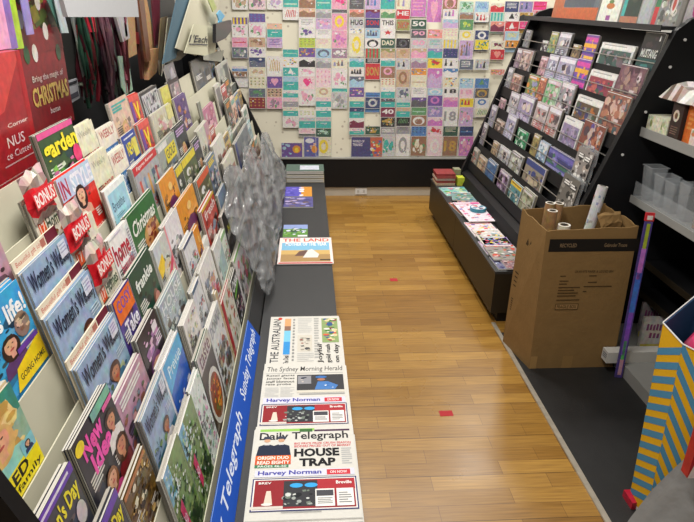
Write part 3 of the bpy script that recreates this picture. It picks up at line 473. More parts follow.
for k in range(9):
    row = sorted([i for i in ITEMS if i['k'] == k], key=lambda i: i['y0'])
    for j, i in enumerate(row):
        if i['desc'] is None:
            dist = 'near the front of the rack' if i['y0'] < 1.6 else 'partway along the rack' if i['y0'] < 2.7 else 'towards the far end'
            d = '%s magazine with %s header, %s %s' % (i['c'][1], i['c'][2], PLACE(i), dist)
            if d in names_used: d = '%s magazine with %s header, %s, beside a %s one' % (i['c'][1], i['c'][2], PLACE(i), (row[j - 1].get('c') or ('', row[j - 1]['desc'].split(' magazine')[0].split(' with')[0]))[1] if j else 'black end panel')
            i['desc'] = d
        names_used.add(i['desc'])
        h = i['h']; lift = 0
        if h > .31: h, lift = .31, h - .31
        xb, zb = tier(k); n = min(i['n'], 4); thk = min(.0055, .0165 / n - .0006)
        mw = frame(Vector((0, 1, 0)), Vector((-C80, 0, S80)), Vector((S80, 0, C80)), LP(k, i['y0'], lift, .0215))
        rz_ = random.uniform(-.012, .012); mw = mw @ Matrix.Rotation(rz_, 4, 'Z') @ Matrix.Rotation(random.uniform(0, .009), 4, 'X') @ Matrix.Rotation(random.uniform(-.008, 0), 4, 'Y')
        i['root'] = build_mag('magazine', i['desc'], 'magazine', mw, i['y1'] - i['y0'], h, thk, i['design'], i['bg'], n, insert=i['insert'], sq=1 if k == 0 else .55 if 'killed' in i['desc'] or 'yellow corner' in i['desc'] else .68)
        i['mw'] = mw; i['W'] = i['y1'] - i['y0']; i['H'] = h
# bonus packets taped on the three home magazines
def crumple(w, h, d, nx, ny, seed, amp=1.0):
    random.seed(seed); vs = []; fs = []
    for j in range(ny + 1):
        for i in range(nx + 1):
            u, v = i / nx, j / ny; edge = min(u, 1 - u, v, 1 - v)
            z = d * (min(1, edge * 5)) ** .6 * (.55 + .45 * random.random()) * amp
            vs.append((w * u + random.uniform(-.3, .3) * w / nx, h * v + random.uniform(-.3, .3) * h / ny, z))
    for j in range(ny):
        for i in range(nx):
            a = j * (nx + 1) + i; fs.append((a, a + 1, a + nx + 2, a + nx + 1))
    nb = len(vs); vs += [(x, y, 0) for x, y, z in vs[:nb]]; fs += [tuple(q + nb for q in f[::-1]) for f in fs[:nx * ny]]
    rim = [i for i in range(nx + 1)] + [j * (nx + 1) + nx for j in range(1, ny + 1)] + [ny * (nx + 1) + i for i in range(nx - 1, -1, -1)] + [j * (nx + 1) for j in range(ny - 1, 0, -1)]
    for a, b in zip(rim, rim[1:] + rim[:1]): fs.append((b, a, a + nb, b + nb))
    return vs, fs
for i in [i for i in ITEMS if 'green masthead and orange 17' in i['desc']]:
    vs, fs = crumple(.115, .105, .012, 7, 6, i['k'])
    cols = []
    for f in fs:
        cy = sum(vs[q][1] for q in f) / len(f); cols.append('c8202c' if .015 < cy < .075 else random.choice(('b9a8a4', 'a88a88', '8a7a78')))
    pk = mesh_obj('bonus_packet', [(x, y, z) for x, y, z in vs], fs, 'gloss', i['root'], cols=cols)
    pk.location = (-.004, i['H'] - .05, .002); pk['label'] = 'red and clear plastic bonus packet taped on the cover'
    q = Pr(.1, .035, 'd8323a'); q.t('BONUS', .05, .1, .95, .9, 'f2e4e0', .03); mm = MB(); q.mesh(mm, 0)
    g = mm.obj('packet_sticker', 'gloss', pk); g.location = (.008, .03, .014)
# blue title sign along the rail
t = empty('title_sign', (-.2, 1.4, .33)); tag(t, 'blue newspaper title sign with white script along the counter rail', 'sign')
ax = Vector((-.0405, 0, .0705)).normalized(); W0 = .088
mw = frame(Vector((0, 1, 0)), ax, Vector((0, 1, 0)).cross(ax), (-.1975, .75, .334))
ln = 1.31
p = Pr(ln, W0, '2455b8'); p.r(0, 0, 1, .025, '8fb0e8')
p.t('Daily Telegraph', .12, .26, .60, .76, 'dfe8f6', .012, .35); p.t('Sunday Telegraph', .655, .26, .985, .76, 'dfe8f6', .012, .35)
mb = MB(); mb.box((0, 0, -.002), (ln, W0, -.0001), '2f5fc4'); p.mesh(mb)
s = mb.obj('sign_face', 'matte'); s.matrix_world = mw; s.parent = t; s.matrix_parent_inverse = Matrix.Translation((.2, -1.4, -.33))
# ---------------------------------------------------------------- things lying on the counter
def paper(name, desc, cat, z0, z1, corners, nsheets, draw, bg='cfcdc6', rotated=False, group=None):
    "pile of folded papers with its printed top sheet; corners are TL TR BL seen from the aisle end"
    tl, tr, bl = corners; x0, x1 = tl[0], tr[0]; y1 = tl[1]; y0 = bl[1]; W_, H_ = x1 - x0, y1 - y0
    root = empty(name, (x0, y0, z0)); tag(root, desc, cat, group)
    p = Pr(W_, H_, bg); draw(p, lambda u, v: ((onz(u, v, z1).x - x0) / W_, (y1 - onz(u, v, z1).y) / H_))
    hz = z1 - z0; wav = lambda x, y: .004 * math.sin(x * 17 + y * 5) * min(1, hz * 60)
    mb = MB(); p.mesh(mb, 0, W=lambda x, y, z: (x, y, z + hz))
    mb.obj('front_page', 'matte', root)
    th = hz / nsheets
    for i in range(nsheets):
        dx, dy = (0, 0) if i == nsheets - 1 else (random.uniform(-.006, .008), random.uniform(-.008, .004))
        o = MB().box((dx, dy, i * th + .0004), (W_ + dx, H_ + dy, (i + 1) * th - .0004), 'd5d3cc').obj('folded_copy', 'matte', root)
    return root
CT = .3305
def ad(p, x0, y0, x1, y1):
    w_, h_ = x1 - x0, y1 - y0; R = lambda a, b, c, d, col: p.r(x0 + a * w_, y0 + b * h_, x0 + c * w_, y0 + d * h_, col)
    R(0, 0, 1, 1, '2b3166'); R(.012, .03, .988, .97, 'e4e0dc'); R(.025, .06, .975, .94, '8e2a30'); R(.3, .1, .62, .88, '3a3a3e'); R(.62, .06, .98, .4, 'a8333a')
    p.sp(x0 + .25 * w_, y0 + .35 * h_, x0 + .58 * w_, y0 + .85 * h_, ['c8ccc8', '6f7a70', '9aa09c', '24262a'], 24, .03)
    p.e(x0 + .42 * w_, y0 + .25 * h_, .06, .022, '3aa0e0'); p.e(x0 + .56 * w_, y0 + .25 * h_, .06, .022, '3aa0e0')
    p.poly([(x0 + .12 * w_, y0 + .8 * h_), (x0 + .2 * w_, y0 + .8 * h_), (x0 + .18 * w_, y0 + .4 * h_), (x0 + .14 * w_, y0 + .4 * h_)], 'd8c8b8'); p.e(x0 + .15 * w_, y0 + .8 * h_, .05, .012, 'e0dcd6')
    R(.6, .38, .78, .9, 'e8e6e2'); R(.8, .38, .96, .9, 'e8e6e2'); R(.61, .42, .77, .6, '4a4a50'); R(.0, .86, .3, .94, 'cfc8c0')
    p.t('BREV', x0 + .06 * w_, y0 + .12 * h_, x0 + .18 * w_, y0 + .19 * h_, 'f0eeea'); p.t('Breville', x0 + .8 * w_, y0 + .14 * h_, x0 + .95 * w_, y0 + .24 * h_, 'f0eeea', .02)
    p.lines(x0 + .62 * w_, y0 + .65 * h_, x0 + .76 * w_, y0 + .85 * h_, 4, '8a8a8a'); p.lines(x0 + .82 * w_, y0 + .5 * h_, x0 + .94 * w_, y0 + .85 * h_, 5, '8a8a8a')
def box4(P, a, b): (x0, y0), (x1, y1) = P(*a), P(*b); return x0, y0, x1, y1
def tele(p, P):
    B = lambda u0, v0, u1, v1: box4(P, (u0, v0), (u1, v1))
    x0, y0, x1, y1 = .05, .0, .95, 1
    Y = lambda v: P(300, v)[1]
    p.r(.05, Y(428.5), .6, Y(431), '8fbf5a'); p.r(.6, Y(430), .96, Y(431.8), '4a3048'); p.r(.45, Y(429), .58, Y(432), '3f6a3a')
    p.t('Daily Telegraph', .05, Y(432), .94, Y(441.5), '26262a', .018)
    p.t('BIG PRICE PRIZE CRUSH SEASON', .4, Y(442.5), .96, Y(444.6), 'c02f38', .02); p.t('BIDDERS PRICED OUT OF MARKET', .4, Y(445.2), .96, Y(447.4), 'c02f38', .02)
    p.t('HOUSE', .4, Y(448.6), .84, Y(456.8), '1c1c20', .045); p.t('TRAP', .45, Y(458.5), .8, Y(466.5), '1c1c20', .045); p.lines(.86, Y(449), .96, Y(466), 8, 'a8a8a8')
    for cx in (.13, .27):
        p.poly([(cx - .1, Y(456)), (cx - .08, Y(445.5)), (cx, Y(443)), (cx + .08, Y(445.5)), (cx + .1, Y(456))], '262d40')
        p.e(cx, Y(440), .032, .02, 'c89a7c'); p.poly([(cx - .045, Y(438.6)), (cx + .045, Y(438.6)), (cx + .03, Y(436)), (cx - .03, Y(436))], '3a3f50'); p.r(cx - .025, Y(443), cx + .025, Y(444.5), 'c8c8cc')
    p.r(.03, Y(455), .37, Y(459.5), 'd8642c'); p.r(.03, Y(459.8), .37, Y(464), 'c8502a'); p.r(.03, Y(464.2), .35, Y(467), '3f7a5a')
    p.t('ORIGIN DUO', .05, Y(455.6), .35, Y(459), 'f0e4da', .03); p.t('READ EIGHTY', .05, Y(460.2), .36, Y(463.6), 'f0e4da', .03); p.t('PAGES 46-50', .06, Y(464.6), .33, Y(466.7), 'dfe8e0')
    p.r(.04, Y(469.5), .97, Y(476.5), 'cfd0dc'); p.t('Harvey Norman', .07, Y(470.3), .66, Y(475.8), '3f3f9a', .03); p.r(.71, Y(470.5), .93, Y(475.8), 'c43a44'); p.t('ON NOW', .74, Y(471.8), .9, Y(474.4), 'f2e0e0', .02)
    ad(p, .03, Y(478), .98, Y(511)); p.lines(.3, Y(512), .8, Y(513.5), 1, '9a9a9a')
    p.r(0, Y(520), 1, Y(521), 'b8b6b0')
tl, tr, bl = onz(253, 427, .395), onz(352, 427, .395), onz(240, 521, .395)
tl.x = -.163; tr.x = .122; bl.y = 1.075
paper('newspaper', 'pile of tabloid newspapers headlined HOUSE TRAP at the near end of the counter', 'newspaper', CT, .395, (tl, tr, bl), 9, tele)
def herald(p, P):
    Y = lambda v: P(300, v)[1]
    p.t('The Sydney Morning Herald', .04, Y(366.5), .97, Y(372.5), '3a3a3c', .004, .1); p.r(.03, Y(373), .97, Y(373.4), '8a8a8a')
    for i, s in enumerate(('Retail giants', 'Jetstar faces', 'staff blowout', 'rate probe')): p.t(s, .04, Y(374.2 + i * 2.9), .38 - .04 * (i == 3), Y(376.6 + i * 2.9), '2c2c2e', .015)
    p.lines(.04, Y(387), .2, Y(397), 8, 'b4b4b2'); p.lines(.22, Y(387), .38, Y(397), 8, 'b4b4b2')
    p.r(.41, Y(375), .97, Y(393), '3f3f42'); p.r(.42, Y(376), .58, Y(384), '8f8f94'); p.sp(.43, Y(377), .57, Y(383), ['3a3f4c', 'c0b8b0'], 6, .03); p.e(.7, Y(377.5), .07, .02, '3f6fb0'); p.e(.7, Y(380), .05, .02, 'a8745a')
    p.poly([(.62, Y(390)), (.66, Y(382)), (.78, Y(382)), (.9, Y(386)), (.86, Y(390))], '4a7ab8'); p.sp(.7, Y(383), .85, Y(389), ['dfe6ee', '3f6fb0'], 5, .03)
    p.r(.41, Y(390.5), .97, Y(393), 'cfcabd'); p.lines(.44, Y(393.8), .97, Y(396), 1, '9a9a98')
    p.r(.03, Y(397.5), .97, Y(403.5), 'cdcede'); p.t('Harvey Norman', .07, Y(398.2), .68, Y(402.6), '3f3f9a', .03); p.r(.73, Y(398.4), .93, Y(402.4), 'c43a44'); p.t('ON NOW', .76, Y(399.2), .9, Y(401.6), 'f2e0e0', .02)
    ad(p, .02, Y(404), .98, Y(425))
tl, tr, bl = onz(261, 364, .372), onz(343, 362, .372), onz(255, 427, .372); tl.x = -.162; tr.x = .118; bl.y = 1.45
paper('newspaper', 'pile of broadsheet newspapers with a cricketer photo, between the other two front pages', 'newspaper', CT, .372, (tl, tr, bl), 6, herald)
def austr(p, P):
    B = lambda u0, v0, u1, v1: box4(P, (u0, v0), (u1, v1))
    p.t('THE AUSTRALIAN', .045, .06, .155, .95, '2a2c34', .012, rot=1); p.e(.14, .05, .03, .03, 'c8402c')
    p.r(.21, .05, .3, .22, 'd8a070'); p.r(.21, .22, .3, .32, '8a6a5a'); p.r(.21, .32, .3, .55, '7ac0dc'); p.r(.21, .55, .3, .8, '3a8fd0'); p.t('The Deal', .22, .82, .29, .98, '2c2c30', .02, rot=1)
    p.lines(.33, .06, .36, .95, 14, '8a8a88', .6); p.lines(.4, .05, .6, .38, 9, 'bcbcb8'); p.r(.4, .42, .6, .75, 'c9c4b8'); p.sp(.42, .44, .58, .74, ['4a4a4c', '8a3a34', '9a9488'], 14, .04); p.lines(.4, .78, .62, .95, 5, 'bcbcb8')
    p.lines(.63, .05, .7, .9, 16, 'a8a8a4'); p.r(.74, .06, .97, .58, '8aa06a'); p.sp(.74, .06, .97, .58, ['d8603a', '3a5a8a', 'd8c89a', '4a7a3a', 'e0dcd0', '8a3a4a'], 40, .05)
    for i, s in enumerate(('Joyful', 'gold rush', 'on day')): p.t(s, .67 + .11 * i, .62, .75 + .11 * i, .97, '2c2c2e', .01, rot=1)
tl, tr, bl = onz(266, 317, .362), onz(340, 315, .362), onz(259, 362, .362); tl.x = -.16; tr.x = .116; bl.y = 1.81
paper('newspaper', 'pile of broadsheet newspapers turned sideways on the counter, farthest of the front pages', 'newspaper', CT, .362, (tl, tr, bl), 5, austr)
def sh(*s): return s
def land(p, P):
    p.r(.04, .04, .97, .2, 'ecd9d2'); p.t('THE LAND', .06, .03, .95, .16, 'c04a48', .02)
    p.r(.05, .2, .95, .5, '7fb4d2'); p.t('MOTHER OF THE YEAR', .12, .2, .9, .33, 'e8e8ee', .02); p.r(.05, .5, .95, .93, 'c9a86a'); p.r(.05, .66, .95, .93, 'a8885a')
    p.poly([(.3, .72), (.38, .55), (.52, .5), (.6, .72)], '6a5048'); p.poly([(.45, .78), (.55, .5), (.62, .46), (.75, .66), (.72, .78)], 'd8d4d0'); p.lines(.76, .84, .95, .93, 1, '4a4238'); p.r(.02, .95, .98, .99, 'b83a38')
paper('newspaper', 'country newspaper with a pink border and paddock photo on the middle of the counter', 'newspaper', CT, .337, ((-.163, 3.12), (.12, 3.12), (-.163, 2.76)), 2, land, 'e9d9d4')
paper('postcard', 'small landscape brochure with green hills above the pink bordered paper', 'brochure', CT, .334, ((-.15, 3.34), (-.01, 3.34), (-.15, 3.14)), 1,
    lambda p, P: (p.r(0, 0, 1, .35, '8a9ac8'), p.r(0, .35, 1, 1, '5f8a44'), p.poly([(.1, .6), (.45, .25), (.9, .65)], '3f5a3a'), p.sp(0, .2, 1, .9, ['4a7a3a', '8ab060', 'd8dce8', '5a6a8a'], 22, .1), p.r(.6, .85, .98, .97, 'dcdce0')))
random.seed(3)
paper('magazine', 'glossy purple magazine lying flat on the far counter, nearer of two', 'magazine', CT, .3385, ((-.165, 3.87), (.025, 3.87), (-.165, 3.66)), 1,
    lambda p, P: (p.r(0, 0, 1, 1, '5a5688'), p.sp(0, 0, 1, 1, ['8a86b8', '4a4470', 'a89ac0', '6a5a5c'], 34, .14), p.t('Mythic', .03, .03, .25, .13, 'd8d8e8')), '5a5688')
paper('magazine', 'glossy purple and orange magazine lying flat on the far counter, farther of two', 'magazine', CT, .3385, ((-.165, 4.11), (.02, 4.11), (-.165, 3.885)), 1,
    lambda p, P: (p.r(0, 0, .6, 1, '5c55b0'), p.r(.6, 0, 1, 1, 'c88a3a'), p.sp(.5, 0, .7, 1, ['e8e0e8', 'd8c8d0'], 10, .12), p.sp(0, .1, .5, 1, ['7a70c8', '4a44a0'], 10, .12)), '5c55b0')
for i, (z, c, n) in enumerate(((.3305, 'd2c4a4', 'tan bound catalogue at the bottom of the stack by the card wall'), (.3605, 'cabf9f', 'beige bound catalogue in the middle of the stack by the card wall'), (.3905, '56685e', 'grey green catalogue on top of the stack by the card wall'))):
    r_ = empty('catalogue', (-.165, 4.24, z)); tag(r_, n, 'catalogue', 'catalogues stacked by the card wall')
    mb = MB().box((0, 0, .001), (.275, .19, .0285), c); mb.c[0] = c; mb.obj('cover', 'matte', r_)
    MB().box((.004, -.002, .004), (.271, .01, .0255)).obj('page_block', 'pages', r_)
    if i == 2: MB().box((.1, .03, .0286), (.24, .15, .03), 'c8ccd8').obj('title_panel', 'gloss', r_)
# plastic sleeves bunched over the low tiers at the far end
def drape(name, desc, y0, y1, k0, z1, off, seed, amp, nx=48, ny=36):
    random.seed(seed); vs = []; fs = []
    g = [[random.random() for _ in range(12)] for _ in range(12)]
    def nz(u, v):
        u *= 10; v *= 10; i, j = int(u), int(v); fu, fv = u - i, v - j
        return g[i][j] * (1 - fu) * (1 - fv) + g[i + 1][j] * fu * (1 - fv) + g[i][j + 1] * (1 - fu) * fv + g[i + 1][j + 1] * fu * fv
    for j in range(ny + 1):
        for i in range(nx + 1):
            u, v = i / nx, j / ny
            z = .375 + (z1 - .375) * v; edge = min(u, 1 - u) * 2
            yy = y0 + (y1 - y0) * u + .05 * (nz(v * .9, .3) - .5) + (v - .3) * .25 * (y1 - y0) * .3
            ztop = z - .10 * (1 - math.sin(math.pi * min(1, max(0, u)))) * v
            w1 = noise.noise(Vector((u * 3 + seed, v * 4, seed))); w2 = 1 - abs(noise.noise(Vector((u * 5 + v * 7, v * 9 - u * 4, seed * 1.7)))) * 2; w3 = 1 - abs(noise.noise(Vector((u * 14 + v * 9, v * 16, seed * 2.3)))) * 2
            x = -.170 - (ztop - .33) / 2.15 + off * (.25 + .75 * min(1, edge * 3)) * (1 - .35 * v) * (.5 + .5 * min(1, v * 5)) + amp * (w1 * .9 + w2 * .55 + w3 * .14)
            yy += .03 * w1; ztop += .006 * w3
            vs.append((x, yy, ztop))
    n = nx + 1
    for j in range(ny):
        for i in range(nx): a = j * n + i; fs.append((a, a + 1, a + n + 1, a + n))
    nb = len(vs); vs += [(x - .006, y, z - .002) for x, y, z in vs[:nb]]; fs += [tuple(q + nb for q in f[::-1]) for f in fs[:nx * ny]]
    rim = list(range(n)) + [j * n + nx for j in range(1, ny + 1)] + [ny * n + i for i in range(nx - 1, -1, -1)] + [j * n for j in range(ny - 1, 0, -1)]
    for a, b in zip(rim, rim[1:] + rim[:1]): fs.append((b, a, a + nb, b + nb))
    o = mesh_obj(name, vs, fs, 'film'); tag(o, desc, 'plastic sleeve', 'plastic sleeves over the far magazine tiers')
    for p_ in o.data.polygons: p_.use_smooth = True
    return o
drape('plastic_sleeve', 'crumpled grey plastic sleeve over the low tiers, nearest of three', 2.34, 2.98, 0, .84, .045, 3, .015)
drape('plastic_sleeve', 'large crumpled grey plastic sleeve over the low tiers, middle of three', 2.9, 3.65, 0, .80, .05, 8, .017)
drape('plastic_sleeve', 'tall crumpled grey plastic sleeve beside the far end panel', 3.6, 4.38, 0, .72, .05, 14, .017)

# ---------------------------------------------------------------- greeting card wall
def WY(z): return 4.97 + (z - .33) * .2
def wpt(u, v):
    r = ray(u, v); # plane y = 4.97+(z-.33)*.2
    q = (4.97 + (EYE - .33) * .2) / (r.y - .2 * r.z); return O + r * q
fx = empty('card_display', (.6, 4.97, 0)); tag(fx, 'wall wide greeting card display with cream patterned backing above a black plinth', 'card display')
def fleck():
    m = newmat('flecked_cream_board', (.6, .56, .44), .6); nt = m.node_tree; N = nt.nodes; L = nt.links; b = N['Principled BSDF']
    tc = N.new('ShaderNodeTexCoord'); vo = N.new('ShaderNodeTexVoronoi'); vo.inputs['Scale'].default_value = 17; L.new(tc.outputs['Object'], vo.inputs['Vector'])
    cr = N.new('ShaderNodeValToRGB'); cr.color_ramp.elements[0].position = .12; cr.color_ramp.elements[0].color = (.38, .33, .26, 1); cr.color_ramp.elements[1].position = .2; cr.color_ramp.elements[1].color = (.62, .58, .46, 1)
    L.new(vo.outputs['Distance'], cr.inputs[0]); L.new(cr.outputs[0], b.inputs['Base Color']); return m
M['fleck'] = fleck()
XL, XR = -.75, 2.25
MB().prism([(XL - .6, .04, .33), (XL - .6, .05, .33), (XL - .6, .05 + 1.6 * .2, 1.93), (XL - .6, .04 + 1.6 * .2, 1.93)], (XR - XL, 0, 0)).obj('backing_board', 'fleck', fx)
MB().box((XL - .6, .0, .08), (XR - .6, .05, .325)).obj('plinth', 'black', fx)
MB().box((XL - .6, -.006, .325), (XR - .6, .05, .333)).obj('plinth_ledge', 'shelf', fx)
CARDS = {
0: (232, 247, "-6-9.5 white floral tan;17-22 purple stripes yellow;24-36 white floral pink;37-45 pink plain red;47-58 slate floral grey;66-71 white band blue;71-77 brown figures white"),
1: (249, 265, "-6-9.5 palepink floral mauve;13-22 purple dots blue;22-36 white floral pink;37-46 tan floral brown;47-56 white floral purple;57-67 navy scene slate;67-76 cream floral tan;76-87 cream dots olive;88-97 slate floral green;97-109 darkred dots gold"),
2: (267, 282, "-6-9.5 white floral lilac;23-36 peach band teal;37-48 lilac lines purple;56-75 white branch gold;76-87 purple heart pink;88-97.5 tan dots black;97-109 pink floral mauve"),
3: (283, 298, "-6-9 teal plain mint;7-20 white branch red;49-55.5 teal plain mint;57-65.5 white confetti orange;67-75 teal tree white;76-88 lightblue band teal;90-97 white band teal;97.5-106 palepink band grey;107-115 cream band teal;116-128 white floral pink"),
4: (299, 315, "-6-7 tan scene brown;8-16 peach scene brown;17-27 white lines grey;27-36 white floral purple;37.5-46 lime dots olive;47.5-55.5 purple confetti orange;57-65.5 white scene black;67-75 white floral pink;76-88 palepink heart hotpink;89-106 white floral pink;110-116 white dots lime;117-126 lightgrey band teal;128-134 palepink lines pink"),
5: (316, 331, "-6-7 teal plain mint;9-17 lightgrey scene grey;18-27 lilac floral pink;29-36 white lines grey;38-46 cream lines pink;48-57 lightblue arch slate;58-67 lightgrey scene grey;68-86 palepink dots pink;87-96 cream circle tan;97-106 palepink band teal;107-115 white band teal;117-126 lightgrey band teal;128-135 darkgreen floral mint;137-157 cream circle yellow"),
6: (332, 347, "-6-7 pink floral hotpink;9-13 darkgrey plain grey;13-29 pink circle yellow;30-46 pink floral magenta;48-57 mauve floral white;58-67 cream figures brown;68-86 white floral pink;88-92 teal plain mint;92-109 lightgrey floral grey"),
7: (349.5, 364, "-6-7 darkgrey lines grey;9-17 coral scene brown;17-27 lightgrey =HUG black;28-33 white confetti slate;33-57 cream circle yellow;58-66 lightblue scene teal;67-75 white figures black;76-86 slate scene lightblue;87-95 purple confetti pink;97-106 cream band teal;107-117 navy band teal;118-126 white scene maroon;128-135 palepink band teal"),
8: (365.5, 380, "-6-7 lilac figures blue;9-16 maroon scene purple;18-27 navy =SON red;28-37 lightblue figures navy;38-47 white arch black;48-56 green stripes red;58-62 black lines white;63-80 red =SON gold;92-96 blue plain navy;97-109 navy circle lightgrey;126-135 darkgreen tree gold"),
9: (381, 395, "-6-7 blue scene teal;9-17 cream scene green;18-27 white =THIS black;29-36 white star red;38-47 darkgreen =DAD cream;48-56 olive scene tan;58-63 white band teal;66-76 brown circle pink;78-86 cream dots red;87-97 white band teal;98-106 darkgrey band teal;107-116 maroon =40 white;117-126 black floral gold;127-134 grey =CONGRATS white;134.5-157 lightgrey floral teal"),
10: (396.5, 410, "-6-8 cream figures tan;9-17 red =HE white;19-31 olive branch red;38-48 black circle darkgrey;48-57 tan heart kraft;58-68 lightgrey figures black;69-86 tan circle brown;87-99 lightgrey floral slate;102-106 teal plain mint;107-116 tan band teal;117-125 black branch green;126-132 grey lines darkgrey;134-157 white circle grey"),
11: (411.5, 426.5, "-6-17 magenta lines pink;19-28 darkgreen =50 white;29-37 darkgrey =90 pink;38-47 lightgrey =80 pink;48-56 tan scene pink;58-67 lightgrey scene mauve;68-73 orange confetti blue;75-86 cream plain tan;87-96 white lines grey;97-105 purple scene darkgrey;107-114 green plain mint;115-125 brown arch white;126-134 blue dots navy;136-157 brown floral cream"),
12: (428, 442.5, "-6-27 magenta heart pink;29-37 coral floral pink;38-47 lightgrey lines teal;48-56 violet scene teal;58-66 yellow floral red;68-86 magenta scene lilac;88-94 lightblue arch white;95-105 purple circle magenta;106-116 violet floral lilac;117-125 palepink scene magenta;126-135 palepink floral red;136-157 palepink circle white"),
13: (443.5, 458, "-6-8 brown arch pink;9-17 white figures magenta;19-27 lightblue scene lilac;28-37 cream dots pink;39-47 lightgrey stripes yellow;48-57 navy dots purple;58-67 white figures black;68-76 blue scene white;77-86 cream confetti orange;87-95 white =18 black;97-105 pink scene magenta;107-125 white =18 grey;126-134 darkgreen lines cream;136-157 brown =18 gold"),
14: (460, 473.5, "1-10 mint floral green;12-17 grey scene brown;19-29 green floral lime;30-39 cream circle yellow;40-58 lilac figures brown;59-70 slate lines white;78-86 lightblue confetti white;88-96 palepink =18 pink;98-106 yellow figures red;107-125 lilac floral pink;126-135 navy plain blue;136-157 magenta floral pink"),
15: (475.5, 489, "1-10 lightblue branch blue;12-22 white figures red;30-40 navy circle white;39.5-50 yellow confetti green;59-70 lightgrey figures black;78-86 blue tree green;88-97 darkgrey arch gold;98-106 white circle blue;108-117 cream branch green"),
16: (491, 504.5, "3-10 cream scene red;12-19 mint stripes teal;21-32 coral scene maroon;41-48 cream floral maroon;49-60 red heart coral;69-75 coral confetti red"),
17: (505.5, 519, "1-10 navy lines white;12-20 white tree black;21-30 red tree white;31-39 lightblue branch yellow;40-48 orange figures black"),
18: (520, 533, "1-10 violet figures navy;12-20 gold scene black;21-29 hotpink plain pink"),
19: (534, 547, "1-9 hotpink plain red;10-18 pink floral red"),
}
MOTN = dict(floral='flowers', stripes='stripes', plain='band', scene='scene', dots='dots', lines='text lines', branch='branches', heart='heart', confetti='confetti shapes', tree='tree', band='base band', figures='small figures', circle='circle', arch='arch', star='star')
def motif(p, m, c):
    if m == 'floral': p.sp(.06, .05, .94, .5, [c, c, 'white', 'green', p.bg], 20, .11); p.e(.4, .22, .16, .1, c, 8); p.e(.68, .3, .12, .08, c, 8)
    elif m == 'stripes':
        for i in range(4): p.r(.06 + .23 * i, .04, .17 + .23 * i, .9, c)
    elif m == 'plain': p.r(.08, .06, .92, .5, p.bg); p.r(.1, .3, .9, .36, c)
    elif m == 'scene': p.poly([(0, .5), (0, .28), (.3, .14), (.6, .3), (1, .2), (1, .5)], c); p.r(0, .45, 1, 1, c); p.e(.7, .12, .09, .05, 'white')
    elif m == 'dots':
        for i in range(12): p.e(.14 + .24 * (i % 4), .1 + .14 * (i // 4), .055, .035, c, 7)
    elif m == 'lines': p.lines(.15, .1, .85, .42, 4, c, .35)
    elif m == 'branch':
        for i in range(6): p.poly([(.15 + .12 * i, .4), (.2 + .12 * i, .4), (.32 + .1 * i, .1 + .03 * (i % 3)), (.28 + .1 * i, .1)], c)
    elif m == 'heart': p.e(.4, .2, .14, .1, c); p.e(.6, .2, .14, .1, c); p.poly([(.26, .23), (.74, .23), (.5, .46)], c)
    elif m == 'confetti':
        for i in range(18): p.e(random.uniform(.08, .92), random.uniform(.05, .5), .07, .045, random.choice((c, 'blue', 'yellow', 'green', 'white', c)), 5)
    elif m == 'tree': p.poly([(.3, .42), (.5, .06), (.7, .42)], c); p.sp(.1, .05, .9, .5, [c, 'white'], 8, .06)
    elif m == 'band': p.r(0, .24, 1, 1, c); p.sp(.1, .04, .9, .22, ['pink', 'lightblue', p.bg], 5, .08); p.r(.3, .34, .7, .37, 'white')
    elif m == 'figures':
        q0_ = random.randint(2, 4)
        for i in range(q0_): hh_ = random.uniform(.08, .2); p.e(.2 + .7 / q0_ * i, hh_, .06, .045, random.choice((c, 'peach', 'tan')), 8); p.poly([(.16 + .7 / q0_ * i, hh_ + .04), (.24 + .7 / q0_ * i, hh_ + .04), (.29 + .7 / q0_ * i, .44), (.11 + .7 / q0_ * i, .44)][::-1], random.choice((c, c, 'violet', 'slate')))
    elif m == 'circle': p.e(.5, .26, .3, .19, c, 18); p.e(.5, .26, .16, .1, p.bg, 12)
    elif m == 'arch': p.e(.5, .3, .38, .22, c, 16); p.e(.5, .34, .24, .15, p.bg, 16)
    elif m == 'star': p.poly([(.5 + (.3 if i % 2 == 0 else .13) * math.sin(i * math.pi / 5), .25 - (.2 if i % 2 == 0 else .09) * math.cos(i * math.pi / 5)) for i in range(10)], c)
def mute(h, q=.24):
    h = NAMED.get(h, h); t_ = (0xb4, 0xac, 0xa6); return '%02x%02x%02x' % tuple(int(int(h[i:i + 2], 16) * (1 - q) + t_[i // 2] * q) for i in (0, 2, 4))
CG = 'greeting cards on the back wall display'
def card(x0, x1, ztop, zbot, bg, draw, label, yoff=0):
    x0 -= .003; x1 += .003; w_, h_ = x1 - x0, ztop - zbot; p = Pr(w_, h_, bg); draw(p); p.L = [(a_, b_, mute(c_), d_) for a_, b_, c_, d_ in p.L]; p.bg = mute(bg)
    mb = MB(); mb.box((0, 0, -.002), (w_, h_, -.0001), 'd8d6d0' if bg != 'white' else 'dedcd8'); 
    p.mesh(mb, 0)
    edge = 'e2e0da'; e_ = .0025
    for a in ((0, 0, w_, e_), (0, h_ - e_, w_, h_), (0, 0, e_, h_), (w_ - e_, 0, w_, h_)):
        mb.add([(a[0], a[1], .004), (a[2], a[1], .004), (a[2], a[3], .004), (a[0], a[3], .004)], [(0, 1, 2, 3)], edge)
    o = mb.obj('greeting_card', 'card', None, frame(Vector((1, 0, 0)), Vector((0, 0, 1)), Vector((0, -1, 0)), (x0, WY(ztop) - .002 - yoff, zbot)))
    tag(o, label, 'greeting card', CG); return o
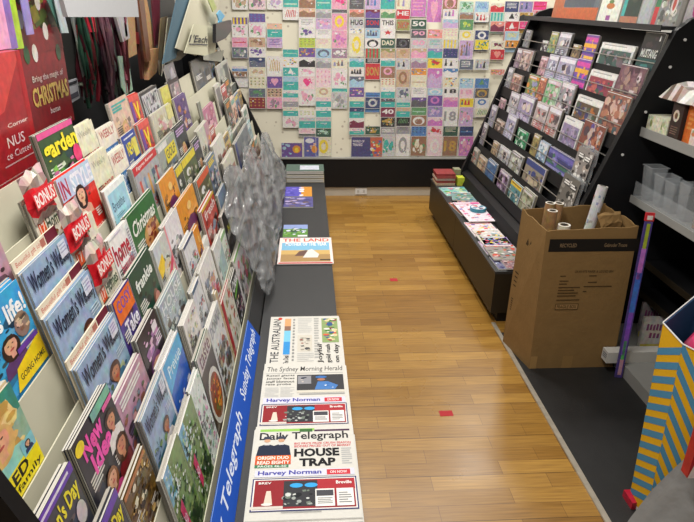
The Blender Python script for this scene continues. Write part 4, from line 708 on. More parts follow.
for ci, (u0, u1, s) in CARDS.items():
    ents = s.split(';'); seen = 0; low = {}
    for q in ents:
        rg, bg, mo, c = q.split(' ')
        neg = rg.startswith('-'); a, b = rg.lstrip('-').split('-'); a = -float(a) if neg else float(a); b = float(b); low[q] = (a, b)
    for n_, q in enumerate(ents):
        rg, bg, mo, c = q.split(' '); a, b = low[q]
        pt = wpt(u0, a); pb = wpt(u0, b); x0 = pt.x; x1 = wpt(u1, a).x
        nxt = low[ents[n_ + 1]][0] if n_ + 1 < len(ents) else 999
        gap = nxt - b
        zb = pb.z if gap > 3 else pt.z - .165
        zb = max(zb, .336)
        if zb > pb.z: zb = max(min(zb, pb.z), .336)
        def dr(p, mo=mo, c=c, vis=(pt.z - pb.z) / max(.01, pt.z - zb)):
            k_ = min(1.9, max(.5, vis / .5)); n0 = len(p.L)
            if mo[0] == '=': p.t(mo[1:], .1, .12 * k_, .9, .4 * k_, c, .03)
            else: motif(p, mo, c); p.sp(.05, .05, .95, .48, [c, 'white', c, 'grey', bg], 6, .05)
            if mo[0] != '=':
                for i_ in range(n0, len(p.L)):
                    P_, fs_, c_, l_ = p.L[i_]; p.L[i_] = ([(x_, p.h - (p.h - y_) * k_) for x_, y_ in P_], fs_, c_, l_)
        mn = ('the letters ' + mo[1:]) if mo[0] == '=' else c + ' ' + MOTN[mo]
        rown = 'at the top' if n_ == 0 else NTH[n_] + ' from top'
        card(x0, x1, pt.z, zb, bg, dr, '%s card with %s, %s column from left, %s' % (bg, mn, NTH[ci], rown) if mo[0] != '=' else '%s card reading %s, %s column from left, %s' % (bg, mo[1:], NTH[ci], rown))
# wide cards in the bottom row
for u0, u1, v0, bg, f, lab in ((281.5, 302, 142.5, 'purple', lambda p: (p.sp(0, 0, .5, 1, ['violet', 'lightblue', 'purple'], 14, .1), p.e(.72, .45, .2, .28, 'orange', 9), p.e(.72, .5, .1, .15, 'yellow')), 'wide purple card with an orange flower at the left foot of the card wall'),
    (304, 318.5, 136.5, '4a4f9a', lambda p: (p.e(.4, .2, .3, .12, 'e0e0ea'), p.sp(.1, .3, .9, 1, ['purple', 'peach', 'lightblue'], 14, .14), p.e(.7, .62, .2, .18, 'orange')), 'blue card with dancing characters on the bottom row near the purple one'),
    (351.5, 382.5, 136.5, '34346a', lambda p: (p.t('WORLD OF', .05, .16, .42, .28, 'd8d4dc', .03), p.t('THANKS', .05, .32, .36, .46, 'd8d4dc', .03), p.poly([(.6, 0), (1, 0), (1, 1), (.72, 1), (.62, .5)], 'b8503a'), p.sp(.6, .15, .98, .95, ['d84030', 'e8c84a', '3a9a8a', '4a4a9a', 'e8e0d0'], 34, .06)), 'widest navy card reading WORLD OF THANKS on the bottom row')):
    a = wpt(u0, v0); b = wpt(u1, v0); card(a.x, b.x, a.z, .336, bg, f, lab, .004)
# ---------------------------------------------------------------- right hand side: platform and tiered rack
def RX(z): return 1.28 + (z - .7) * .35
t = empty('display_platform', (1.2, 3.5, 0)); tag(t, 'low brown black display platform at the foot of the right hand rack', 'platform')
def B2(a, b, o=(1.2, 3.5, 0)): return tuple(p - q for p, q in zip(a, o)), tuple(p - q for p, q in zip(b, o))
MB().box(*B2((.985, 2.74, 0), (1.5, 4.42, .06))).obj('kick_base', 'black', t)
MB().box(*B2((.94, 2.72, .06), (1.5, 3.6, .285))).obj('front_panel', 'platform', t); MB().box(*B2((.94, 3.604, .06), (1.5, 4.45, .285))).obj('front_panel', 'platform', t)
MB().box(*B2((.938, 2.718, .286), (1.5, 4.452, .3))).obj('top', 'counter', t)
rr = empty('tiered_rack', (1.6, 3.5, 0)); tag(rr, 'tall black sloping rack of calendars and booklets right of the aisle', 'magazine rack')
def ry(x, y, z): return (x - 1.6, y - 3.5, z)
RY0, RY1 = 2.64, 4.385
def rt(j): zb = .42 + .135 * j; return 1.28 + (zb + .165 * S80 - .7) * .35 - .165 * C80, zb
def RP(j, y, h, off): xb, zb = rt(j); return Vector((xb - off + h * C80, y, zb + h * S80))
MB().prism([ry(1.135, RY0, .302), ry(1.6, RY0, .302), ry(1.62, RY0, 1.44), ry(1.605, RY0, 1.44), ry(1.247, RY0, .41), ry(1.16, RY0, .37)], (0, RY1 - RY0, 0)).obj('carcass', 'black', rr)
for j in range(7):
    a, b = RP(j, RY0, -.02, .004), RP(j, RY0, .045, .004)
    MB().prism([ry(*a), ry(*b), ry(*(b - Vector((.004, 0, 0)))), ry(*(a - Vector((.004, 0, 0))))], (0, RY1 - RY0, 0)).obj('tier_lip', 'black', rr)
    a, b = RP(j, RY0, -.02, .004), RP(j, RY0, -.02, -.03)
    MB().prism([ry(*a), ry(*b), ry(*(b + Vector((0, 0, .004)))), ry(*(a + Vector((0, 0, .004))))], (0, RY1 - RY0, 0)).obj('tier_floor', 'black', rr)
    c = RP(j, RY0, .092, .008); MB().box(ry(c.x - .002, RY0, c.z - .002), ry(c.x, RY1, c.z + .002)).obj('clear_rail', 'metal', rr)
MB().box(ry(1.50, RY0, 1.455), ry(2.1, RY1, 1.47)).obj('top_shelf', 'counter', rr)
MB().box(ry(1.495, RY0, 1.45), ry(1.5, RY1, 1.475)).obj('shelf_edge', 'counter', rr)
prof = [(1.14, .302), (1.14, .33), (1.28, .70), (1.49, 1.30), (1.545, 1.455), (1.60, 1.50), (1.68, 1.525), (2.2, 1.53), (2.2, .302)]
for y, n in ((2.60, 0), (4.39, 1)):
    MB().prism([ry(x, y, z) for x, z in prof], (0, .035, 0)).obj('end_panel', 'black', rr)
MB().prism([ry(x, 2.60, z) for x, z in ((1.52, 0), (2.2, 0), (2.2, .302), (1.52, .302))], (0, .035, 0)).obj('end_panel', 'black', rr)
for z in (.72, .93, 1.12, 1.31, 1.42):
    x = 1.28 + (z - .7) * .35 + .055
    q = MB(); q.tube([(x - 1.6, 2.599 - 3.5, z), (x - 1.6, 2.594 - 3.5, z)], .006, 10); q.obj('panel_screw', 'white', rr)

def hitR(u, v, j):
    xb, zb = rt(j); n = Vector((-S80, 0, C80)); r = ray(u, v); q = (Vector((xb, 0, zb)) - O).dot(n) / r.dot(n); p = O + r * q
    return p.y, (p.z - zb) / S80
RI = []
def ri(j, a, b, desc, bg, cols, kind='magazine', n=2, style='photo', text=None, tc='white', h=None):
    y0, h0 = hitR(*a, j); y1, h1 = hitR(*b, j)
    RI.append([j, y0, y1, h or max(h0, .1), desc, bg, cols, kind, n, style, text, tc])
BK = 'booklet'
ri(6, (522, 29), (532, 30), 'narrow grey booklet alone at the far end of the top tier', '8a8a90', ['6a6a72', 'a8a4a8', '55505a'], BK)
ri(6, (543, 40), (549, 42), 'short dark and white booklet on the top tier', '3a3a40', ['b8b8b4', '2a2a2e'], BK, 1)
ri(6, (550, 31), (560, 32), 'green and yellow puzzle booklet on the top tier', '8a9468', ['a8a860', '5a7a5a', 'c09a5a', '4a8a9a'], BK)
ri(6, (561, 32), (573, 33), 'grey puzzle booklet with a round photo on the top tier', '9a9aa4', ['55555e', 'c8c8d0', '74727e'], BK, 3, 'puz')
ri(6, (574, 44), (582, 46), 'small brown booklet in front of the purple and gold one', '6a5a48', ['9a8460', '4a4038'], BK, 1)
ri(6, (588, 34), (600, 36), 'purple and gold booklet on the top tier', '7a4a9a', ['c84a9a', 'd8a03a', '5a4aa0', 'e0b050'], BK, 2, 'bands')
ri(6, (603, 42), (637, 45), 'white headed calendar of a green cross pattern', 'c9cac8', ['3f5a54', '6a5a60', '2c4440', '8a8a90'], 'calendar', 2, 'cal')
ri(6, (647, 31), (672, 33), 'dark green car calendar lettered MUSTANG', '26302f', ['1c4a48', '2f6a66', '18201f'], 'calendar', 2, 'car', 'MUSTANG')
ri(5, (513, 47), (523, 49), 'mauve booklet at the far end of the second tier down', '8a7484', ['b09aa8', '5c4a58', 'c8b8bc'], BK, 2, 'puz')
ri(5, (523, 49), (534, 52), 'brown and mauve booklet leaning beside the far mauve one', '7a6a70', ['a88a80', '4f4448', 'c8b4b0'], BK, 3)
ri(5, (542, 56), (549, 58), 'rose booklet with small figures on the second tier down', '9a7a80', ['c8a0a8', '6a4a54', 'b8888c'], BK, 2)
ri(5, (550, 54), (560, 56), 'grey lilac puzzle booklet with round photo on the second tier down', '8f8fa4', ['c4c4d0', '5a5a74', 'a48ab0'], BK, 3, 'puz')
ri(5, (561, 56), (578, 58), 'wide lilac puzzle booklet on the second tier down', '9894ac', ['bcb8cc', '6a6680', '8a6aa0'], BK, 2, 'puz')
ri(5, (579, 58), (592, 61), 'purple and gold booklet on the second tier down', '7a4a9a', ['c84a9a', 'd8a03a', '5a4aa0'], BK, 2, 'bands')
ri(5, (592, 69), (619, 73), 'white headed calendar of a red and purple landscape', 'cfccc8', ['8a3a4a', '5a3a6a', 'b8605a', '3f5a4a'], 'calendar', 2, 'cal')
ri(5, (620, 63), (650, 66), 'plum wildlife calendar with a pale emblem', '6a4a54', ['8a6a6c', '4a343c', 'a08478', '7a5a64'], 'calendar', 2, 'emb')
ri(4, (505, 66), (514, 68), 'grey white puzzle booklet at the far end of the middle tier', '9a9aa2', ['55555c', 'c8c8d0'], BK, 2, 'puz')
ri(4, (514, 73), (523, 75), 'tilted pink and brown booklet on the middle tier', '8a6a62', ['c8a088', '5a443e', 'b07a80'], BK, 3)
ri(4, (530, 74), (541, 77), 'green and orange booklet on the middle tier', '6a7a4a', ['c8803a', '4a6a3a', 'a8b070', '8a8ab0'], BK)
ri(4, (541, 76), (548, 78), 'narrow terracotta booklet on the middle tier', '9a5a48', ['c88a6a', '6a3a30'], BK)
ri(4, (549, 78), (563, 81), 'pale green floral booklet on the middle tier', '8aa88a', ['c8b0b8', '4a9a5a', 'b8c8b4', '9a6a70'], BK, 3)
ri(4, (563, 81), (577, 85), 'black and white flower booklet on the middle tier', '8a8a90', ['d8d0d4', '3a3038', 'b89aa4'], BK, 2)
ri(4, (579, 94), (604, 102), 'white headed car calendar with an orange and green street', 'd0d0cc', ['5a4a3a', '4a5a4a', 'a86a3a', '3a3a6a', '8a8a84'], 'calendar', 2, 'cal')
ri(4, (606, 90), (636, 97), 'rust and teal wildlife calendar with pale stickers', '8a5a4c', ['4a5a60', 'a8705a', 'c8a898', '6a4440'], 'calendar', 2, 'emb')
ri(3, (501, 97), (507, 98), 'short pink booklet alone at the far end', '9a7a84', ['c89aa4', '5a4048'], BK, 1)
ri(3, (512, 91), (521, 93), 'silver mauve puzzle booklet beside the lilac pair', 'a09ca4', ['c8c4c8', '6a6470'], BK, 2, 'puz')
ri(3, (522, 93), (536, 97), 'lilac puzzle booklet with a bent back cover', '8f84a4', ['b8a8c4', '6a5a84', 'c0b8c8'], BK, 3, 'puz')
ri(3, (538, 101), (550, 105), 'white and red photo booklet, farther of the pair', 'a89a9a', ['b85a5a', '5a4a4c', 'd8d0d0'], BK, 3, 'puz')
ri(3, (551, 105), (563, 110), 'white and red photo booklet, nearer of the pair', 'a89a98', ['b06058', '55484a', 'd4d0cc'], BK, 3, 'puz')
ri(3, (566, 115), (584, 121), 'white topped calendar of lavender fields', 'd2d0d0', ['8a7a9c', 'a89ab4', '6a6478'], 'calendar', 2, 'cal')
ri(3, (586, 119), (607, 127), 'rust calendar with a blue purple frame beside the end panel', '7a4438', ['5a4a8a', 'a86a50', 'b8a498', '4a3a44'], 'calendar', 2, 'emb')
ri(2, (488, 102), (498, 105), 'grey lilac booklet with white bands at the far end', '8c8a9a', ['c0bcc8', '5c5868'], BK, 2, 'puz')
ri(2, (497, 118), (506, 121), 'brown photo booklet below the silver mauve one', '6a5448', ['c8b0a0', '3f322c'], BK, 2)
ri(2, (509, 113), (518, 116), 'lilac grey booklet with pale header', 'a09cb4', ['c8c4d4', '6a6480'], BK, 3, 'puz')
ri(2, (519, 127), (530, 131), 'green translucent booklet with white spots', '2f7a54', ['4aa070', 'c8d8cc', '1f5a3c'], BK, 1)
ri(2, (535, 133), (541, 136), 'olive brown booklet beside the pale blue ones', '8a7a4c', ['b8a86a', '5a5038'], BK, 2)
ri(2, (541, 140), (550, 144), 'pale blue booklet with grey photo', '8aa0b8', ['c0ccd8', '5a6f8a', 'd8d4cc'], BK, 3)
ri(2, (551, 146), (577, 160), 'wide violet blue booklet stack', '4a4a8c', ['6a62a8', '3a3a6a', '3f6a5a', '8a86b8'], BK, 3, 'bands')
ri(2, (580, 148), (600, 155), 'clear plastic bag with grey and white lettering panels', '8a8480', ['c8c4c0', '3a3634', 'a89a90', 'dcdad4'], 'plastic bag', 1, 'bag', h=.24)
ri(1, (479, 118), (489, 121), 'grey striped booklet at the far end above the cream stack', '77727c', ['a49ea8', '4a4650'], BK, 2, 'puz')
ri(1, (494, 140), (500, 142), 'tan booklet on the second tier up', '9a8468', ['b89a78', '6a5a44'], BK, 3)
ri(1, (501, 144), (512, 149), 'silver booklet with dark photo, farther of two', 'a4a4a8', ['5a565c', 'c8c4c4', '8a7a80'], BK, 4, 'puz')
ri(1, (513, 150), (524, 155), 'silver booklet with dark photo, nearer of two', 'a8a8a8', ['5c5a58', 'c8c8c0', '8a8a74'], BK, 4)
ri(1, (528, 157), (548, 166), 'navy and tan booklet behind the clear rail', '8a7e70', ['34407a', 'b8a890', '5a5248'], BK, 3, 'top')
ri(1, (570, 165), (592, 177), 'crumpled clear plastic bag beside the carton', '6a6660', ['b8b4ae', '3a3834', '8a8680'], 'plastic bag', 1, 'bag', h=.24)
ri(0, (470, 143), (480, 147), 'cream paged booklet at the far end of the lowest tier', '9a9284', ['c8bca4', '5a6a74', 'b84a4a'], BK, 4)
ri(0, (480, 154), (488, 158), 'tan paged booklet on the lowest tier', 'a08a70', ['c8b090', '6a5a4a', '9a5a4a'], BK, 4)
ri(0, (489, 158), (498, 163), 'plain blue booklet on the lowest tier', '3f5f8a', ['4a74a0', '34507a'], BK, 2)
ri(0, (501, 168), (511, 173), 'lilac and black booklet on the lowest tier', '6a5a70', ['b8a8bc', '2a242c', '8a6a90'], BK, 4)
ri(0, (512, 179), (523, 187), 'teal booklet with a yellow header on the lowest tier', '5f8a90', ['4a7a84', 'c8c8b8', '3a5a5c'], BK, 3, 'ytop')
ri(0, (524, 187), (535, 198), 'pale olive booklet half hidden by the carton', '8a8a74', ['b0b09a', '5a5c4a'], BK, 3)
for j in range(7):
    row = sorted([r for r in RI if r[0] == j], key=lambda r: -r[1])
    for a, b in zip(row, row[1:]):
        if b[1] > a[2] - .004: b[1] = a[2] - .004
    if row and row[-1][2] < 2.65: row[-1][2] = 2.65
random.seed(21)
for j, y0, y1, h, desc, bg, cols, kind, n, style, text, tc in RI:
    y0 = min(y0, 4.375)
    W_ = y0 - y1; xb, zb = rt(j)
    cal = kind in ('calendar', 'plastic bag')
    if kind == 'calendar': h = min(h, .215)
    def dz(p):
        if style == 'photo': p.sp(0, 0, 1, 1, cols, 40, .13); p.r(.06, .03, .94, .14, cols[0]); p.lines(.1, .05, .8, .12, 1, 'd0ccd0', .8)
        elif style == 'puz':
            p.r(.05, .04, .95, .16, 'd4d2d8'); p.sp(.2, .18, .95, .5, [cols[1], '3a3238', 'c8b8b0', cols[0]], 14, .13); p.sp(0, .5, 1, 1, cols, 16, .12); p.lines(.08, .55, .9, .9, 6, cols[0], .4)
        elif style == 'bands':
            for q in range(5): p.r(0, .08 + .18 * q, 1, .2 + .18 * q, cols[q % len(cols)])
            p.sp(0, .1, 1, 1, cols, 12, .1)
        elif style == 'cal':
            p.r(0, 0, 1, .16, 'dcdcd8'); p.lines(.1, .05, .8, .11, 1, '9a9a9c'); p.r(.04, .2, .96, 1, cols[0]); p.sp(.04, .2, .96, 1, cols, 60, .1)
            p.r(.0, .16, .02, 1, 'e4e4e2'); p.r(.94, .16, 1, 1, 'c4c4c4')
        elif style == 'car':
            p.r(0, 0, 1, .5, '23262a'); p.sp(.1, .05, .8, .35, ['3a3034', '2c2c34', '40343a'], 10, .12); p.t('MUSTANG', .1, .33, .92, .5, 'c8ccc8', .02); p.r(0, .52, 1, 1, '1f4a4a'); p.poly([(.15, .8), (.3, .64), (.6, .62), (.85, .8)], '3a7a78'); p.r(.8, .05, .86, .16, 'e0e0e0')
        elif style == 'emb':
            p.sp(0, 0, 1, 1, cols, 50, .13); p.e(.82, .22, .08, .12, 'a89a9a', 10); p.sp(.74, .1, .92, .34, [cols[1], 'c8bcbc'], 6, .05); p.r(.62, .5, .8, .56, 'c8bcb8'); p.poly([(.3, .3), (.42, .12), (.52, .3), (.42, .45)], cols[2])
        elif style == 'bag':
            p.sp(0, 0, 1, 1, cols, 40, .12); p.r(.12, .12, .48, .24, '3a3838'); p.r(.55, .14, .9, .26, '3a3838'); p.lines(.14, .13, .46, .23, 2, 'dedcd8', .7); p.lines(.57, .15, .88, .25, 2, 'dedcd8', .7)
        elif style == 'top': p.r(0, 0, 1, .22, '34407a'); p.sp(0, .25, 1, 1, cols, 24, .12)
        elif style == 'ytop': p.r(0, 0, 1, .18, 'd8b93a'); p.lines(.1, .05, .9, .14, 1, '8a6a2a'); p.sp(0, .22, 1, 1, cols, 26, .12)
        if style != 'bag': p.r(0, 0, 1, .015, 'd8d6d4'); p.r(.97, 0, 1, 1, 'c8c6ca') if n > 2 else None
    n = min(n, 3); th = min(.0055, .0155 / n - .0006)
    mw = frame(Vector((0, -1, 0)), Vector((C80, 0, S80)), Vector((-S80, 0, C80)), RP(j, y0, 0, .0))
    nm = {'plastic bag': 'plastic_bag', 'booklet': 'booklet', 'calendar': 'calendar'}[kind]
    if kind == 'plastic bag':
        root = empty(nm, mw=mw @ Matrix.Translation((0, 0, .004))); tag(root, desc, 'plastic bag', 'plastic bags on the right rack')
        vs, fs = crumple(W_, h, .014, 7, 8, int(y0 * 100)); random.seed(int(y0 * 71))
        mesh_obj('crumpled_film', vs, fs, 'film', root)
        p = Pr(W_ * .86, h * .9, bg); dz(p); mb = MB(); p.mesh(mb, .0); g = mb.obj('contents_card', 'matte', root); g.location = (W_ * .07, h * .05, .0155)
    else: build_mag(nm, desc, 'calendar' if cal else 'booklet', mw, W_, h, th, dz, bg, n, group='calendars on the right rack' if cal else 'booklets on the right rack')

# standing on the top shelf
def upright(name, desc, cat, u0, v0, u1, v1, X, d, bg, draw, zb=1.4705, yaw=0, H_=.3, mat='gloss', w=None):
    a = onx(u0, v1, X); b = onx(u1, v1, X); W_ = w or a.y - b.y
    mw = frame(Vector((0, -1, 0)), Vector((.12, 0, .993)), Vector((-.993, 0, .12)), (X, a.y, zb))
    root = empty(name, mw=mw); tag(root, desc, cat, 'calendars and packs on the top shelf')
    p = Pr(W_, H_, bg); draw(p); mb = MB(); p.mesh(mb); mb.obj('front_face', mat, root); MB().box((0, 0, -d), (W_, H_, -.0002), 'c8c6c0').obj('body', 'matte', root); return root
XS = 1.56
yy = lambda u: onx(u, 20, XS).y
def up2(name, desc, cat, ya, yb, bg, draw, d=.02, H_=.3):
    mw = frame(Vector((0, -1, 0)), Vector((.12, 0, .993)), Vector((-.993, 0, .12)), (XS, ya, 1.4705))
    root = empty(name, mw=mw); tag(root, desc, cat, 'calendars and packs on the top shelf')
    p = Pr(ya - yb, H_, bg); draw(p); mb = MB(); p.mesh(mb); mb.obj('front_face', 'gloss', root); MB().box((0, 0, -d), (ya - yb, H_, -.0002), 'c8c6c0').obj('body', 'matte', root)
up2('calendar', 'orange desert calendar with slate sky on the top shelf', 'calendar', 4.06, 3.42, '55606a', lambda p: (p.poly([(0, .0), (.2, 0), (.28, 1), (0, 1)], 'a85a38'), p.poly([(.1, 1), (.1, .8), (1, .78), (1, 1)], 'b0552c'), p.r(.25, .55, .9, .78, '3f4a58'), p.e(.55, .5, .08, .12, '7a4a3a')))
up2('calendar', 'white calendar with a small red and green emblem on the top shelf', 'calendar', 3.40, 3.17, 'd0d2c8', lambda p: (p.e(.5, .75, .2, .05, 'b06a3a'), p.e(.5, .68, .12, .03, '5a7a4a'), p.r(.4, .9, .6, .98, '8a4a8a')))
up2('calendar', 'teal and black calendar beside the grey one on the top shelf', 'calendar', 3.15, 2.98, '2a3a38', lambda p: (p.r(0, 0, .2, 1, '3fa0a0'), p.r(0, .9, 1, 1, 'a8705a'), p.e(.6, .6, .2, .1, '3f4a40')))
up2('calendar', 'plain pale grey calendar between the teal and red ones', 'calendar', 2.97, 2.86, 'a4a8ac', lambda p: p.r(.9, 0, 1, 1, '8a8e94'))
up2('calendar', 'red and green christmas calendar with silver shapes on the top shelf', 'calendar', 2.85, 2.45 + .2, '8a8a88', lambda p: (p.r(0, .0, .2, .75, '3f7a5a'), p.r(0, .75, .18, 1, 'c03a44'), p.sp(.2, .3, 1, 1, ['6f7a60', 'b0aca4', '8a7a70', 'd0ccc8', '5a5f5c'], 40, .1), p.e(.75, .7, .12, .16, 'd0c8c4'), p.e(.75, .7, .06, .1, 'b8504a')))

for ya, yb, bg_, nm_ in ((3.42, 3.12, 'c8c8c8', 'white calendar with a brown carved figure behind the others on the top shelf'), (3.10, 2.84, 'd0c8cc', 'white calendar with a pink ring at the near end of the top shelf')):
    mw = frame(Vector((0, -1, 0)), Vector((.12, 0, .993)), Vector((-.993, 0, .12)), (1.86, ya, 1.4705)); root = empty('calendar', mw=mw); tag(root, nm_, 'calendar', 'calendars and packs on the top shelf')
    p = Pr(ya - yb, .3, bg_); (p.sp(.2, .4, .8, .75, ['6a4a38', '8a6a50', '4a3428'], 20, .1), p.lines(.3, .86, .8, .9, 1, '9a9a9a', .5)) if bg_ == 'c8c8c8' else (p.e(.5, .75, .3, .22, 'd05a9a'), p.e(.5, .75, .2, .14, 'd0c8cc'))
    mb = MB(); p.mesh(mb); mb.obj('front_face', 'gloss', root); MB().box((0, 0, -.015), (ya - yb, .3, -.0002), 'c8c6c0').obj('body', 'matte', root)

# ---------------------------------------------------------------- things lying on the platform
PZ = .3003
def flat(desc, x0, y0, x1, y1, z, bg, cols, rot, n=1, name='magazine', cat='magazine', draw=None, group='magazines lying on the right platform'):
    W_, H_ = x1 - x0, y1 - y0
    mw = Matrix.Translation(((x0 + x1) / 2, (y0 + y1) / 2, z)) @ Matrix.Rotation(rot, 4, 'Z') @ Matrix.Translation((-W_ / 2, -H_ / 2, 0))
    root = empty(name, mw=mw); tag(root, desc, cat, group); p = Pr(W_, H_, bg)
    (draw or (lambda p: (p.sp(0, 0, 1, 1, cols, 60, .09), p.r(.03, .03, .97, .12, cols[0]), p.lines(.06, .04, .9, .11, 1, 'e8e4e4', .8))))(p)
    mb = MB(); p.mesh(mb, .0062); mb.obj('front_cover', 'gloss', root); MB().box((0, 0, 0), (W_, H_, .006), 'cfccc6').obj('page_block', 'matte', root)
mix = ['d84a5a', 'e8b8c8', '4ab0c8', 'f0ece8', 'e8d04a', '6a4a9a', 'e87a3a']
Z = PZ
flat('aqua and green childrens magazine at the far left of the platform', .955, 4.0, 1.20, 4.2, Z, '8ac0b8', ['4a9aa8', 'c8d8b0', 'd88a9a', '6aa05a', 'e8e4dc'], .1)
flat('teal and brown magazine at the far right of the platform', .99, 3.86, 1.16, 4.05, Z + .0068, '7a9a9a', ['3a7a8a', 'b88a6a', 'c8c8c0', '5a8a4a'], -.15)
flat('red and green magazine under the pink one on the left edge', .955, 3.58, 1.10, 3.84, Z, '9a5a48', ['c83a3a', '4a8a5a', 'e8a05a', 'd8d0c0'], .12)
flat('large pink and white magazine carrying the free toy disc', .97, 3.42, 1.145, 3.80, Z + .0135, 'e8dce4', ['d85a9a', 'f0ece8', 'c04a5a', 'e8c8d8', '8a6ab8'], .05)
flat('pink magazine with a cyan ribbon shape near the middle', .955, 3.2, 1.12, 3.44, Z + .0, 'e4d4dc', mix, .04)
flat('colourful comic with a black and green scene near the middle', .965, 3.06, 1.125, 3.3, Z + .0068, 'd8d0c8', ['e8e0dc', '4a5a3a', '2f3430', 'c84a3a', '8ac0c8', 'e8c84a', '7a9a5a'], .03)
flat('purple and white magazine with orange corner', .955, 2.93, 1.12, 3.12, Z + .0, 'b8a8c0', ['6a4a7a', 'e8e4e4', 'c89a6a', '8a7aa8'], .02)
flat('silver and red action magazine in front of the purple one', .96, 2.83, 1.13, 3.03, Z + .0135, '9a9490', ['c84a3a', 'e0dcd8', '5a5a54', '8a8a6a', '4a4a5a'], .02)
flat('navy and white magazine near the front corner of the platform', .96, 2.74, 1.12, 2.9, Z + .0, '6a6a8a', ['34346a', 'c8c8d8', '8a8ab0', '4a3a4a'], .04)
flat('plum and cream magazine at the front corner half behind the carton', 1.0, 2.727, 1.13, 2.84, Z + .0068, '8a6a74', ['c8b0b4', '5a3a48', 'd8c8b8', 'a86a6a'], .03)
flat('orange and teal activity magazine beside the toy disc magazine', 1.0, 3.66, 1.145, 3.9, Z + .0, 'c8a08a', ['e87a3a', '3a8a9a', 'e8d8c8', '6a4a7a'], -.12)
flat('violet and yellow comic under the purple and white one', .975, 3.0, 1.13, 3.17, Z + .0068, 'a898b8', ['6a4a9a', 'e8d04a', 'd8d0d8', 'c84a6a', '4a8a9a'], -.04)
t = empty('toy_disc', (1.085, 3.62, Z + .021)); tag(t, 'round white and teal free toy on the pink magazine', 'toy')
mb = MB(); mb.tube([(0, 0, 0), (0, 0, .022)], [.052, .052], 24, '3a8aa0'); mb.obj('rim', 'gloss', t)
p = Pr(.1, .1, 'e8e8ec'); p.poly([(.5 + .5 * math.cos(a * .5236), .5 + .5 * math.sin(a * .5236)) for a in range(12)], 'e8e8ec'); p.L = []
mb = MB(); mb.add([(.046 * math.cos(a * .3927), .046 * math.sin(a * .3927), .0225) for a in range(16)], [tuple(range(16))], 'e6e6ea')
for q in range(4): mb.add([(.04 * math.cos(q * 1.57 + a), .04 * math.sin(q * 1.57 + a), .0228) for a in (0, .5, .9)] + [(0, 0, .0228)], [(0, 1, 2, 3)], ['3a7a9a', 'c84a5a', '6a8ab0', '5a4a6a'][q])
mb.obj('picture_face', 'gloss', t)
for i in range(5):
    o = MB().box((0, 0, 0), (.14, .15, .017), ['b8a488', '8a4038', 'c8b8a8', '9a4a44', '8a3434'][i]).obj('paperback', 'card'); o.location = (.943 + .003 * (i % 2), 4.26 + .004 * (i % 3), PZ + .0175 * i)
    tag(o, ['tan', 'brick red', 'cream', 'rose', 'wine red'][i] + ' paperback in the stack at the far corner of the platform', 'book', 'paperbacks stacked at the platform corner')
o = MB().box((0, 0, 0), (.05, .07, .1), '8a8a70').obj('card_pack', 'card'); o.location = (1.09, 4.34, PZ); tag(o, 'small upright multicoloured card pack beside the red paperbacks', 'box')
o = MB().box((0, 0, 0), (.05, .075, .06), 'b8c03a').obj('sweet_box', 'card'); o.location = (1.10, 4.25, PZ); tag(o, 'small lime green box right of the card pack', 'box')
for zf in (0,): pass

# ---------------------------------------------------------------- carton of wrapping rolls
t = empty('carton', (1.18, 2.4, 0)); tag(t, 'tall open brown carton with a black band standing on the dark floor', 'carton')
bl, br, fr_, fl = (.955, 2.53), (1.37, 2.56), (1.405, 2.29), (1.006, 2.29)   # plan corners at floor
tbl, tbr, tfr, tfl = (.958, 2.52), (1.36, 2.56), (1.378, 2.285), (.985, 2.285)
zt = {'bl': .70, 'br': .71, 'fr': .70, 'fl': .682}
def C3(p, z): return Vector((p[0] - 1.18, p[1] - 2.4, z))
def wall4(nm, a, b, A, Bq, za, zb, inset, jag, seed):
    random.seed(seed); bot = [C3(a, .001), C3(b, .001)]; n = 10; top = []
    for i in range(n + 1):
        u = i / n; top.append(C3(A, za).lerp(C3(Bq, zb), u) + Vector((0, 0, random.uniform(-jag, jag))))
    pts = [bot[0], bot[1]] + top[::-1]; MB().prism(pts, inset).obj(nm, 'cardb', t)
wall4('side', fl, fr_, tfl, tfr, zt['fl'], zt['fr'], (0, .005, 0), .003, 1)
wall4('side', bl, fl, tbl, tfl, zt['bl'], zt['fl'], (.005, .003, 0), .004, 2)
wall4('side', bl, br, tbl, tbr, zt['bl'], zt['br'], (0, -.005, 0), .003, 3)
wall4('side', br, fr_, tbr, tfr, zt['br'], zt['fr'], (-.005, 0, 0), .006, 4)
MB().prism([C3(bl, .001), C3(fl, .001), C3(fr_, .001), C3(br, .001)], (0, 0, .006)).obj('base', 'cardb', t)
vs, fs = crumple(.13, .07, .02, 6, 4, 9); g = mesh_obj('torn_flap', vs, fs, 'cardb', t); g.matrix_parent_inverse = Matrix(); g.location = (.045, -.10, .69); g.rotation_euler = (.9, .1, .3)
# printing on front: plane through floor & top corners
def onto(mat_name, parent, o0, o1, o2, draw, W_, H_, bg=None, lift=.0004, name='printing', quad=None):
    r_ = (o1 - o0).normalized(); n_ = r_.cross((o2 - o0)).normalized(); u_ = n_.cross(r_)
    p = Pr(W_, H_, 'b08c5e'); draw(p); mb = MB()
    Q = (lambda x, y: (quad[0].lerp(quad[1], x / W_)).lerp(quad[3].lerp(quad[2], x / W_), y / H_)) if quad else (lambda x, y: o0 + r_ * x + u_ * y)
    for P_, f_, c_, l_ in p.L: mb.add([Q(x, y) + n_ * (lift + .00012 * l_) for x, y in P_], [f for f in (f_ or [tuple(range(len(P_)))])], c_)
    return mb.obj(name, mat_name, parent)
def band(p):
    p.r(.0, .05, 1, .135, '1c1814'); p.t('RECYCLED', .12, .08, .30, .105, '8a7458', .01); p.t('Gebruder Trosse', .6, .08, .85, .105, '8a7458', .01)
